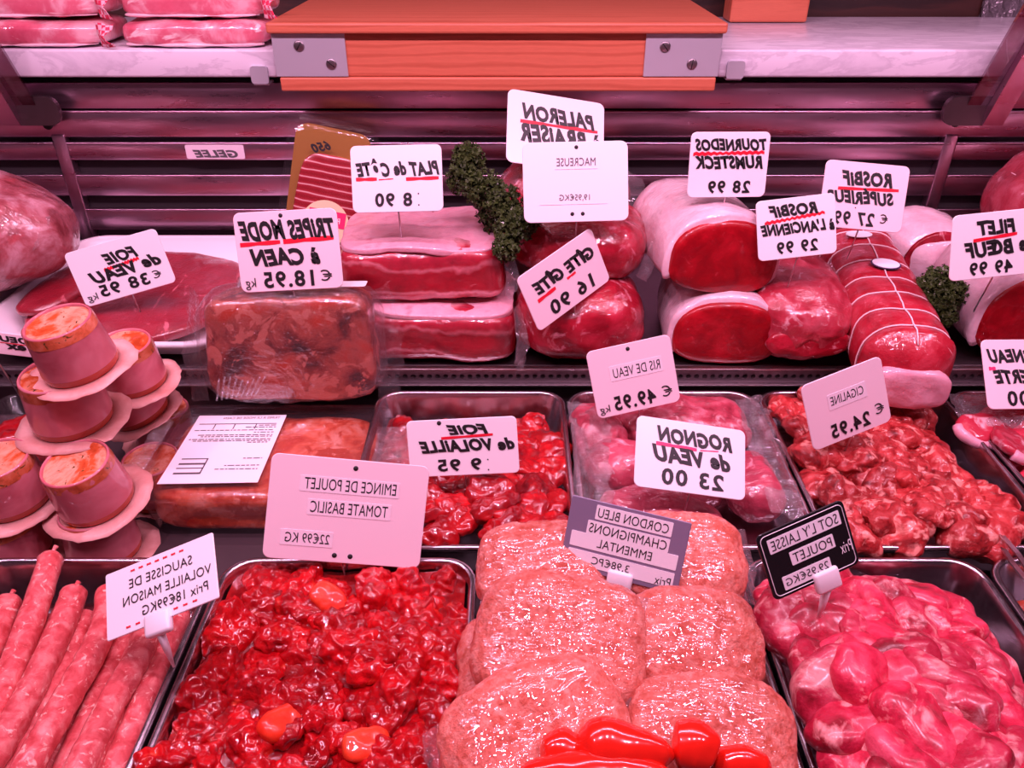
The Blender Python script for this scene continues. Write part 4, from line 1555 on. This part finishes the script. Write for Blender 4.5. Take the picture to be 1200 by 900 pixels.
# lamb cuts
me = chunk_meshes('lamb_cut', M['lamb'], (0.040, 0.028, 0.016), 320, 0.006, 30, 0.002, 60, 14, 2.8, 0.2, 6)
heap('lamb_cut', 'pink lamb cut in the tray at the right end of the rear row', 'lamb', 'lamb cuts', me,
     scatter(24, 0.655, 0.82, 0.69, 0.93, 47), lambda x, y: -0.022 + 0.012 * noise.noise(Vector((x * 20, y * 20, 3))), 48, 25)
for i, (px, py) in enumerate(((1150, 503), (1185, 520))):
    p = pt(px, py, z=0.0)
    o = thing('lamb_chop', ('fat rimmed lamb chop lying just under the lamb price tag', 'fat rimmed lamb chop at the right edge under the lamb price tag')[i], 'lamb', (p.x, p.y, 0.000), (0.35, 0.1, 0.3 + i))
    bm = sup_bm(0.035, 0.024, 0.010, 3, 12, 0.003, 40, 330 + i)
    obj('meat', bm, M['lamb'], o)
    bm = bmesh.new()
    add_tube(bm, [Vector((0.036 * math.cos(a), 0.026 * math.sin(a), 0.0)) for a in [PI * 0.9 + k * 0.16 for k in range(14)]], 0.0075, 8)
    displace(bm, 0.002, 60, i)
    obj('fat_rim', bm, M['fat_pink'], o)

# marinated strips in the tray at the right end
me = chunk_meshes('marinated_strip', meat('dark marinated strip', [(0.3, (0.38, 0.03, 0.015)), (0.7, (0.62, 0.10, 0.05))], 40, 4, None, coat=0.8, bump=0.6), (0.040, 0.012, 0.010), 350, 0.003, 50, 0.001, 90, 12, 2.4, 0.3, 4)
heap('marinated_strip', 'red brown marinated meat strip in the tray at the right end of the front row', 'meat strip', 'marinated meat strips', me,
     scatter(16, 0.535, 0.60, 0.42, 0.575, 57), lambda x, y: -0.026, 58, 25)

# serving tongs handle
a, b = pt(1167, 624, z=0.004), pt(1216, 690, z=0.030)
o = thing('serving_tongs', 'steel serving tongs leaning on the tray rims at the right edge', 'tongs', a)
for s in (-1, 1):
    bm = bmesh.new()
    d = b - a
    sd = d.cross(Vector((0, 0, 1))).normalized() * 0.0035
    upv = sd.cross(d).normalized()
    r0 = [sd * 0.8 + upv * 0.001, -sd * 0.8 + upv * 0.001, -sd * 0.8 - upv * 0.001, sd * 0.8 - upv * 0.001]
    off = Vector((0, 0, 0.004 * s))
    loft(bm, [[q + off for q in r0], [q + d * 0.5 + off * 1.8 for q in r0], [q + d + off for q in r0]])
    obj('arm', bm, M['steel'], o, False)

# sausages
def sausage(pts, r, label, seed):
    pts = [Vector(p) for p in pts]
    n = 34
    path = []
    for i in range(n + 1):
        f = i / n * (len(pts) - 1)
        k = min(int(f), len(pts) - 2)
        p0, p1, p2, p3 = pts[max(k - 1, 0)], pts[k], pts[k + 1], pts[min(k + 2, len(pts) - 1)]
        u = f - k
        path.append(0.5 * ((2 * p1) + (p2 - p0) * u + (2 * p0 - 5 * p1 + 4 * p2 - p3) * u * u + (3 * p1 - p0 - 3 * p2 + p3) * u ** 3))
    rad = []
    for i in range(n + 1):
        e = min(i, n - i) / n
        rad.append(r * max(0.25, min(1.0, (e / 0.05) ** 0.45)) * (1 + 0.06 * noise.noise(Vector((i * 0.3, seed, 0)))))
    base = path[n // 2].copy()
    o = thing('sausage', label, 'sausage', base, group='raw sausages')
    bm = bmesh.new()
    add_tube(bm, [q - base for q in path], rad, 20)
    displace(bm, 0.0012, 90, seed, 3)
    obj('casing', bm, M['sausage'], o)
    bm = bmesh.new()
    tip = path[-1] - base
    dr = (path[-1] - path[-3]).normalized()
    add_tube(bm, [tip - dr * 0.003, tip + dr * 0.005, tip + dr * 0.009 + Vector((0.002, 0, 0.001))], [r * 0.3, r * 0.16, r * 0.22], 8)
    obj('tied_end', bm, M['sausage'], o)
    return o


ords = ['first', 'second', 'third', 'fourth', 'fifth', 'sixth', 'seventh', 'eighth', 'ninth', 'tenth', 'eleventh']
yend = [0.578, 0.575, 0.588, 0.580, 0.570, 0.590, 0.572, 0.580, 0.575, 0.588, 0.57]
for i in range(11):
    xf = -0.335 - i * 0.0212
    xb = xf - 0.006 - 0.0016 * i
    xb = max(xb, -0.556)
    z = -0.020 + 0.006 * math.sin(i * 1.7)
    sausage([(xf + 0.006, 0.318, z), (xf + 0.003, 0.39, z + 0.003), (xf, 0.47, z + 0.004), (xb + 0.003, 0.54, z + 0.002), (xb, yend[i] - 0.012, z)], 0.0122, 'raw chicken sausage on the tray bottom, %s counted from the marinade tray' % ords[i], i + 1)
top = [((62, 648, 0.012), (35, 730, 0.006), (-15, 850, 0.004), (-60, 900, 0.0), 'raw chicken sausage whose end props up on the rear tray rim'),
       ((88, 690, 0.004), (70, 740, 0.004), (20, 840, 0.004), (-20, 905, 0.004), 'raw chicken sausage on the upper layer beside the propped one, with a bent end'),
       ((128, 690, 0.0), (120, 740, 0.002), (72, 830, 0.004), (20, 920, 0.004), 'raw chicken sausage on the upper layer nearest the price tag spike'),
       ((172, 712, -0.002), (166, 760, 0.0), (128, 830, 0.0), (84, 920, 0.0), 'raw chicken sausage on the upper layer passing under the price tag spike'),
       ((12, 700, 0.004), (-10, 760, 0.004), (-50, 830, 0.002), (-90, 900, 0.002), 'raw chicken sausage on the upper layer cut off by the left edge')]
for i, (a, b, c, d, lab) in enumerate(top):
    sausage([pt(q[0], q[1], z=q[2]) for q in (d, c, b, a)], 0.0126, lab, 20 + i)

# ------------------------------------------------------------------ wrapped breaded escalopes
def escalope(label, loc, half, rot, seed):
    o = thing('wrapped_escalope', label, 'breaded escalope', loc, [math.radians(r) for r in rot], 'wrapped breaded escalopes')
    bm = sup_bm(*half, 3.4, 30, 0.004, 22, seed, 3, 0.0014, 120)
    for v in bm.verts:
        v.co.z += 0.10 * half[2] * math.cos(v.co.x / half[0] * 1.5) - 0.3 * half[2] * ((v.co.x / half[0]) ** 2)
    obj('breaded_cutlet', bm, M['breaded'], o)
    a, b, c = half
    rnd = random.Random(seed)
    s = rnd.choice((-1, 1))
    bm = film_flap([(s * a * 0.9, -b * 0.75, -c * 0.4), (s * a * 1.0, 0, 0), (s * a * 0.9, b * 0.75, c * 0.1)], [(s * a * 1.10, -b * 0.8, -c * 0.8), (s * a * 1.16, 0, -c * 0.4), (s * a * 1.08, b * 0.8, -c * 0.3)], 16, 4, 0.003, seed)
    obj('film_edge', bm, M['film'], o)
    return o


ES = [('film wrapped breaded escalope at the back beside the poultry liver tray', (633, 664, 0.032), (0.064, 0.048, 0.019), (16, 0, 4)),
      ('film wrapped breaded escalope at the back, behind the violet price tag', (800, 655, 0.030), (0.064, 0.050, 0.019), (16, 0, -4)),
      ('biggest film wrapped breaded escalope in the middle, below the violet price tag', (655, 748, 0.052), (0.076, 0.058, 0.020), (18, -3, -8)),
      ('film wrapped breaded escalope in the middle beside the raw chicken tray', (812, 752, 0.040), (0.062, 0.048, 0.021), (18, 3, -3)),
      ('film wrapped breaded escalope in front, beside the marinade tray', (628, 868, 0.050), (0.074, 0.056, 0.020), (14, -8, 22)),
      ('film wrapped breaded escalope in front, behind the red peppers', (835, 868, 0.036), (0.068, 0.052, 0.020), (14, 4, -6)),
      ('breaded escalope low against the marinade tray rim, mostly covered', (590, 790, 0.004), (0.040, 0.060, 0.018), (4, 0, 3))]
for i, (lab, q, hf, rt) in enumerate(ES):
    escalope(lab, pt(*q[:2], z=q[2]), hf, rt, 400 + i)
for i, (x, y) in enumerate(((0.045, 0.40), (0.165, 0.40), (0.045, 0.54), (0.165, 0.54))):
    escalope('breaded escalope at the bottom of the tray under the others', (x, y, -0.022), (0.047, 0.055, 0.026), (0, 0, 0), 420 + i)

# red peppers
def pepper(label, pts, rad, seed, stem=True):
    base = Vector(pts[len(pts) // 2])
    o = thing('red_pepper', label, 'pepper', base, group='red peppers')
    bm = bmesh.new()
    pts = [Vector(p) - base for p in pts]
    path, rr = [], []
    n = 26
    for i in range(n + 1):
        f = i / n * (len(pts) - 1)
        k = min(int(f), len(pts) - 2)
        path.append(pts[k].lerp(pts[k + 1], f - k))
        rk = rad[k] + (rad[k + 1] - rad[k]) * (f - k)
        rr.append(rk * max(0.12, min(1.0, (min(i, n - i) / n / 0.16) ** 0.5)))
    for _ in range(3):
        path = [path[0]] + [(a + b * 2 + c) / 4 for a, b, c in zip(path, path[1:], path[2:])] + [path[-1]]
    add_tube(bm, path, rr, 24)
    displace(bm, 0.0022, 40, seed, 2)
    obj('flesh', bm, M['pepper'], o)
    if stem:
        d = (path[0] - path[2]).normalized()
        bm = bmesh.new()
        add_tube(bm, [path[0] - d * 0.002, path[0] + d * 0.006, path[0] + d * 0.014 + Vector((0, -0.003, 0))], [0.004, 0.0022, 0.0026], 8)
        obj('stem', bm, M['pepper_stem'], o)
    return o


zz = 0.078
pepper('long glossy red pepper lying across the front escalopes', [pt(672, 878, z=zz), pt(715, 872, z=zz + .003), pt(755, 882, z=zz), pt(792, 888, z=zz - .004)], [0.017, 0.020, 0.016, 0.010], 1, False)
pepper('round glossy red pepper at the end of the long one', [pt(786, 872, z=zz - .006), pt(812, 872, z=zz - .004), pt(838, 886, z=zz - .012)], [0.015, 0.0185, 0.015], 2, False)
pepper('small red pepper beside the long one, on the marinade tray side', [pt(632, 884, z=zz - .006), pt(655, 878, z=zz - .004), pt(680, 886, z=zz - .006)], [0.012, 0.0165, 0.014], 3, False)
pepper('red pepper lying nearest the lens under the long one', [pt(600, 912, z=zz - .002), pt(690, 908, z=zz - .002), pt(790, 912, z=zz - .004)], [0.011, 0.017, 0.012], 4, False)
pepper('small red pepper nearest the raw chicken tray', [pt(835, 895, z=zz - .02), pt(870, 893, z=zz - .02), pt(905, 905, z=zz - .024)], [0.010, 0.0125, 0.010], 5, False)

# ------------------------------------------------------------------ sweetbreads and kidneys
lump('wrapped_sweetbread', 'broad film wrapped sweetbread at the back of its tray', 'sweetbread', (0.232, 0.888, -0.014), (0.088, 0.052, 0.034), (0, 0, -4), 2.5, 'sweetbread', 0.008, 26, 501, 0.003, 50, 22)
lump('wrapped_sweetbread', 'narrow film wrapped sweetbread in the back corner beside the poultry liver tray', 'sweetbread', (0.116, 0.865, -0.018), (0.034, 0.060, 0.034), (0, 0, 8), 2.5, 'sweetbread', 0.007, 30, 502, 0.003, 50, 20)
lump('veal_kidney', 'plump film wrapped kidney half covered by the tag priced 23 00', 'kidney', (0.142, 0.792, -0.012), (0.052, 0.040, 0.036), (0, 0, -8), 2.3, 'kidney', 0.006, 26, 503, 0, 1, 20)
lump('veal_kidney', 'long film wrapped kidney at the front of the tray behind the violet tag', 'kidney', (0.172, 0.694, -0.004), (0.072, 0.034, 0.029), (0, 5, -14), 2.3, 'kidney', 0.006, 22, 504, 0, 1, 20)
lump('veal_kidney', 'film wrapped kidney beside the pork chunk tray', 'kidney', (0.292, 0.765, -0.016), (0.036, 0.060, 0.030), (0, 0, 6), 2.3, 'kidney', 0.006, 26, 505, 0, 1, 20)
lump('veal_kidney', 'film wrapped kidney lying deep in the middle of its tray', 'kidney', (0.215, 0.78, -0.022), (0.050, 0.050, 0.030), (0, 0, 0), 2.3, 'kidney', 0.005, 26, 506, 0, 1, 18)


def sheet(label, pts0, pts1, seed, n=26, m=12, amp=0.012, base=None):
    bm = film_flap(pts0, pts1, n * 2, m * 2, amp, seed)
    c = sum((v.co for v in bm.verts), Vector()) / len(bm.verts)
    for v in bm.verts:
        v.co -= c
    o = obj('cling_film', bm, M['film'])
    o.location = c
    return tagp(o, label, 'cling film')


sheet('crumpled clear film spilling over the kidney tray rim beside the poultry livers', [pt(664, 470, z=.004), pt(672, 520, z=.006), pt(672, 590, z=.006)], [pt(715, 478, z=.020), pt(712, 530, z=.026), pt(722, 600, z=.024)], 1, 26, 8, 0.008)
sheet('crumpled clear film spilling over the kidney tray rim beside the pork chunks', [pt(862, 468, z=.010), pt(880, 530, z=.012), pt(905, 600, z=.012)], [pt(890, 462, z=.004), pt(918, 530, z=.006), pt(945, 610, z=.006)], 2, 26, 8, 0.008)
sheet('clear film lying on the poultry livers beside the bagged tripe block', [pt(443, 500, z=.000), pt(436, 545, z=.004)], [pt(480, 500, z=-.004), pt(488, 552, z=.002)], 3, 18, 8, 0.008)
sheet('clear film draped over the back of the lamb tray', [pt(1110, 462, z=.006), pt(1150, 462, z=.010), pt(1200, 462, z=.010)], [pt(1128, 500, z=.004), pt(1165, 500, z=.010), pt(1215, 500, z=.010)], 4, 18, 8, 0.006)

# ------------------------------------------------------------------ price tags
price_tag([(73, 297), (182, 268), (207, 329), (103, 361)], 1.09, 'white tag reading FOIE DE VEAU, 38 95, leaning over the veal liver',
          [('FOIE', 'hand', .36, .73, .18, .39, 0.03), ('de VEAU', 'hand', .15, .93, .42, .64, 0.04), ('38 95', 'price', .20, .74, .69, .91), ('€', 'print', .79, .88, .70, .84), ('kg', 'print', .05, .16, .79, .95)],
          red=[(.33, .46, .72, .42, .055, .012)], pin=0.05)
price_tag([(272, 250), (394, 243), (403, 337), (284, 343)], 0.935, 'pink tag reading TRIPES MODE CAEN, 18.95, standing on the bagged tripe block',
          [('TRiPES MODE', 'hand', .04, .96, .11, .36, 0.0), ('à CAEN', 'hand', .12, .80, .46, .68), ('18.95', 'price', .23, .72, .75, .96), ('€', 'print', .79, .90, .76, .90), ('kg', 'print', .05, .15, .82, .97)],
          plate='pinkish', red=[(.04, .40, .43, .385, .05, 0), (.46, .385, .95, .365, .055, 0)], holes=[(.46, .06)], pin=0.03)
price_tag([(-62, 372), (46, 404), (46, 411), (-66, 416)], 0.80, 'small tag seen almost edge on at the left edge beside the topmost terrine pot',
          [('OEUF', 'hand', .45, .88, .12, .40), ('ex', 'hand', .62, .86, .48, .72)], plate='pinkish', red=[(.45, .44, .85, .46, .04, 0)], pin=0.10)
price_tag([(410, 171), (517, 169), (520, 247), (414, 250)], 1.04, 'white tag reading PLAT DE COTE, 8 90, on the upper beef slab',
          [('PLAT de CÔTE', 'hand', .05, .97, .20, .46), ('8 90', 'price', .25, .66, .71, .92)], red=[(.05, .50, .28, .50, .05, 0), (.60, .51, .96, .50, .05, 0), (.30, .51, .46, .50, .015, 0)],
          dots=[(.73, .73, .012), (.73, .90, .012)], pin=0.04)
price_tag([(593, 103), (707, 122), (708, 205), (595, 190)], 1.29, 'white tag reading PALERON A BRAISER, highest of all the tags',
          [('PALERON', 'hand', .14, .90, .18, .40, -.02), ('à BRAiSER', 'hand', .14, .97, .44, .70, -.02)], red=[(.13, .42, .93, .42, .045, 0)], pin=0.06)
price_tag([(612, 167), (735, 165), (737, 258), (614, 262)], 1.04, 'plain white printed tag reading MACREUSE, 19,95, in front of the highest tag',
          [('MACREUSE', 'print', .32, .69, .20, .30), ('19,95€KG', 'print', .34, .63, .65, .74)], holes=[(.51, .07), (.46, .90), (.56, .90)],
          marks=[(.30, .71, .335, .341, 'pinkish'), (.15, .80, .775, .781, 'pinkish')], pin=0.04, inkmat='grey_ink')
price_tag([(604, 325), (694, 267), (713, 327), (632, 391)], 0.985, 'steeply slanted pink tag reading GITE GITE, 16 90',
          [('GÎTE GÎTE', 'hand', .12, .92, .18, .46), ('16 90', 'price', .22, .80, .66, .92)], plate='pinkish', red=[(.12, .54, .36, .52, .06, 0), (.52, .51, .64, .50, .04, 0)], pin=0.03)
price_tag([(812, 154), (904, 155), (895, 230), (803, 232)], 1.07, 'white tag reading TOURNEDOS RUMSTECK, 28 99, above the stacked half loins',
          [('TOURNEDOS', 'hand', .05, .95, .10, .28), ('RUMSTECK', 'hand', .06, .94, .36, .56), ('28 99', 'price', .26, .80, .74, .94)], red=[(.04, .33, .94, .31, .05, .010)], pin=0.05)
price_tag([(885, 236), (979, 226), (980, 296), (889, 307)], 1.02, 'white tag reading ROSBIF A L\'ANCIENNE, 29 99',
          [('ROSBiF', 'hand', .15, .78, .10, .30), ("à L'ANCiENNE", 'hand', .04, .98, .40, .60), ('29 99', 'price', .24, .76, .71, .92)], red=[(.10, .38, .86, .30, .05, .012)], pin=0.05)
price_tag([(966, 186), (1069, 196), (1053, 273), (960, 265)], 1.09, 'tall pink tag reading ROSBIF SUPERIEUR, 27 99, behind the other roast tag',
          [('ROSBiF', 'hand', .20, .82, .13, .35, .02), ('SUPÉRIEUR', 'hand', .06, .86, .38, .62, .02), ('27 99', 'price', .18, .66, .74, .95), ('€', 'print', .73, .82, .74, .88)],
          plate='pinkish', red=[(.18, .41, .90, .37, .045, 0)], dots=[(.42, .68, .010)], pin=0.05)
price_tag([(1118, 252), (1222, 243), (1218, 318), (1110, 331)], 0.985, 'white tag reading FILET DE BOEUF, 49 99, at the right edge',
          [('FiLET', 'hand', .26, .70, .12, .34), ('de BŒUF', 'hand', .14, .95, .42, .66, .03), ('49 99', 'price', .22, .70, .74, .95)], plate='white', red=[(.24, .41, .72, .36, .05, 0)], pin=0.06)
price_tag([(1146, 398), (1245, 398), (1256, 478), (1160, 480)], 0.905, 'pink tag reading AGNEAU VERTE over the lamb tray at the right edge',
          [('ROGNEAU', 'hand', .05, .85, .14, .34), ('VERTE', 'hand', .10, .62, .44, .64), ('00', 'price', .24, .50, .74, .96)], plate='pinkish', redmat='pink_ink', red=[(.06, .42, .14, .42, .05, 0)], pin=0.07)
price_tag([(685, 413), (785, 391), (797, 470), (702, 491)], 0.86, 'pink tag reading RIS DE VEAU, 49.95, tilted over the sweetbreads',
          [('RIS DE VEAU', 'print', .27, .83, .32, .46), ('49.95', 'price', .22, .72, .72, .94), ('€', 'print', .80, .92, .72, .88), ('kg', 'print', .04, .16, .82, .96)], plate='pinkish',
          strips=[(.23, .86, .28, .50, 0, 'tape')], holes=[(.49, .08)], pin=0.04)
price_tag([(745, 486), (871, 505), (875, 587), (744, 570)], 0.70, 'white tag reading ROGNON DE VEAU, 23 00, over the kidneys',
          [('ROGNON', 'hand', .18, .88, .12, .34, -.02), ('de VEAU', 'hand', .14, .86, .39, .62, -.02), ('23 00', 'price', .24, .80, .69, .92)], redmat='pink_ink', red=[(.18, .36, .55, .38, .05, 0), (.58, .38, .75, .36, .015, 0)], pin=0.03)
price_tag([(938, 452), (1032, 417), (1044, 492), (953, 530)], 0.79, 'pink tag reading CIGALINE, 24.95, tilted over the pork chunks',
          [('CIGALINE', 'print', .31, .72, .31, .44), ('24.95', 'price', .25, .74, .71, .93), ('€', 'print', .82, .93, .66, .82)], plate='pinkish', strips=[(.28, .76, .27, .50, 0, 'tape')], pin=0.04)
price_tag([(477, 493), (602, 488), (612, 553), (480, 560)], 0.745, 'white tag reading FOIE DE VOLAILLE, 9 95, in the poultry livers',
          [('FOiE', 'hand', .36, .74, .10, .28), ('de VOLAiLLE', 'hand', .10, .97, .36, .58), ('9 95', 'price', .26, .66, .70, .92)], red=[(.31, .33, .78, .30, .045, 0)], dots=[(.72, .74, .013), (.72, .92, .013)], holes=[(.30, .06)], pin=0.035)
price_tag([(321, 530), (503, 547), (492, 666), (305, 653)], 0.632, 'largest pink tag, reading EMINCE DE POULET TOMATE BASILIC, behind the marinade tray',
          [('EMINCE DE POULET', 'print', .22, .80, .20, .31), ('TOMATE BASILIC', 'print', .27, .76, .42, .53), ('22€99 KG', 'print', .13, .41, .73, .83)], plate='pinkish',
          strips=[(.19, .82, .185, .335, 0, 'tape'), (.25, .78, .405, .555, 0, 'tape'), (.10, .43, .71, .86, 0, 'tape')], holes=[(.53, .08), (.45, .93), (.55, .93)], pin=0.045, rad=.07)
price_tag([(127, 670), (250, 627), (257, 697), (123, 757)], 0.505, 'white tag with red dashes reading SAUCISSE DE VOLAILLE MAISON, clipped over the sausages',
          [('SAUCISSE DE', 'print', .22, .80, .22, .36), ('VOLAILLE MAISON', 'print', .16, .96, .46, .60), ('Prix 18€99KG', 'print', .33, .92, .68, .83)], rad=.03,
          marks=[(.24 + .075 * k, .28 + .075 * k, .085, .11, 'red_ink') for k in range(7)] + [(.18 + .085 * k, .22 + .085 * k, .90, .925, 'red_ink') for k in range(8)], clip=(.46, 0.052, (0, 0.05, -1)))
price_tag([(672, 580), (806, 612), (798, 698), (655, 661)], 0.575, 'violet grey tag with white strips reading CORDON BLEU CHAMPIGNONS EMMENTAL',
          [('CORDON BLEU', 'print', .24, .83, .085, .215), ('CHAMPIGNONS', 'print', .19, .84, .31, .44), ('EMMENTAL', 'print', .28, .74, .51, .63), ('3,98€PC', 'print', .26, .58, .76, .89), ('Prix', 'print', .80, .93, .80, .92)], plate='plate_violet',
          strips=[(.22, .86, .05, .25, 0, 'paper'), (.17, .86, .28, .47, 0, 'paper'), (.05, .95, .47, .68, 0, 'paper'), (.05, .95, .72, .93, 0, 'paper')], rad=.02, clip=(.52, 0.04))
price_tag([(884, 629), (986, 585), (1008, 659), (908, 705)], 0.520, 'black tag with white strips reading SOT L\'Y LAISSE POULET',
          [("SOT L'Y LAISSE", 'print', .13, .89, .145, .30), ('POULET', 'print', .32, .76, .44, .58), ('29,95€KG', 'print', .17, .66, .74, .88)], plate='plate_black',
          strips=[(.10, .92, .12, .33, 0, 'paper'), (.29, .79, .41, .61, 0, 'paper'), (.14, .69, .71, .91, 0, 'paper')], clip=(.60, 0.045))
# white print on the black tag
o = [q for q in bpy.data.objects if q.get('label', '').startswith('black tag')][0]
pl = [c for c in o.children if c.name.startswith('plate')][0]
w_, h_ = max(v.co.x for v in pl.data.vertices) * 2, max(v.co.y for v in pl.data.vertices)
bm = bmesh.new()
put_text(bm, 'Prix', 'print', 0.33 * w_, 0.46 * w_, 0.25 * h_, 0.42 * h_, 0.0016)
obj('white_lettering', bm, M['paper'], o, False)
bm = bmesh.new()
for q in (rrect(w_ / 2 - 0.003, h_ / 2 - 0.003, 0.005, 0.0012, 5, 0, h_ / 2),):
    add_tube(bm, q + [q[0]], 0.00035, 5, False)
obj('border_line', bm, M['paper'], o)
# sticker on the back panel
p0 = pt(252, 178, Y=WALL_Y - 0.002)
o = thing('price_sticker', 'small pinkish handwritten sticker stuck on a back panel slat', 'sticker', (p0.x, WALL_Y - 0.0012, p0.z))
bm = bmesh.new()
loft(bm, [[Vector((q.x, -0.001, q.y)) for q in rrect(0.052, 0.0125, 0.003, 0, 3)], [Vector((q.x, 0.0, q.y)) for q in rrect(0.052, 0.0125, 0.003, 0, 3)]])
obj('paper', bm, M['tape'], o, False)
bm = bmesh.new()
put_text(bm, 'GELEE', 'hand', -0.040, 0.040, -0.010, 0.004, 0.0)
tx(bm, Matrix.Translation((0, -0.0014, 0)) @ Matrix.Rotation(PI / 2, 4, 'X'))
obj('lettering', bm, M['grey_ink'], o, False)
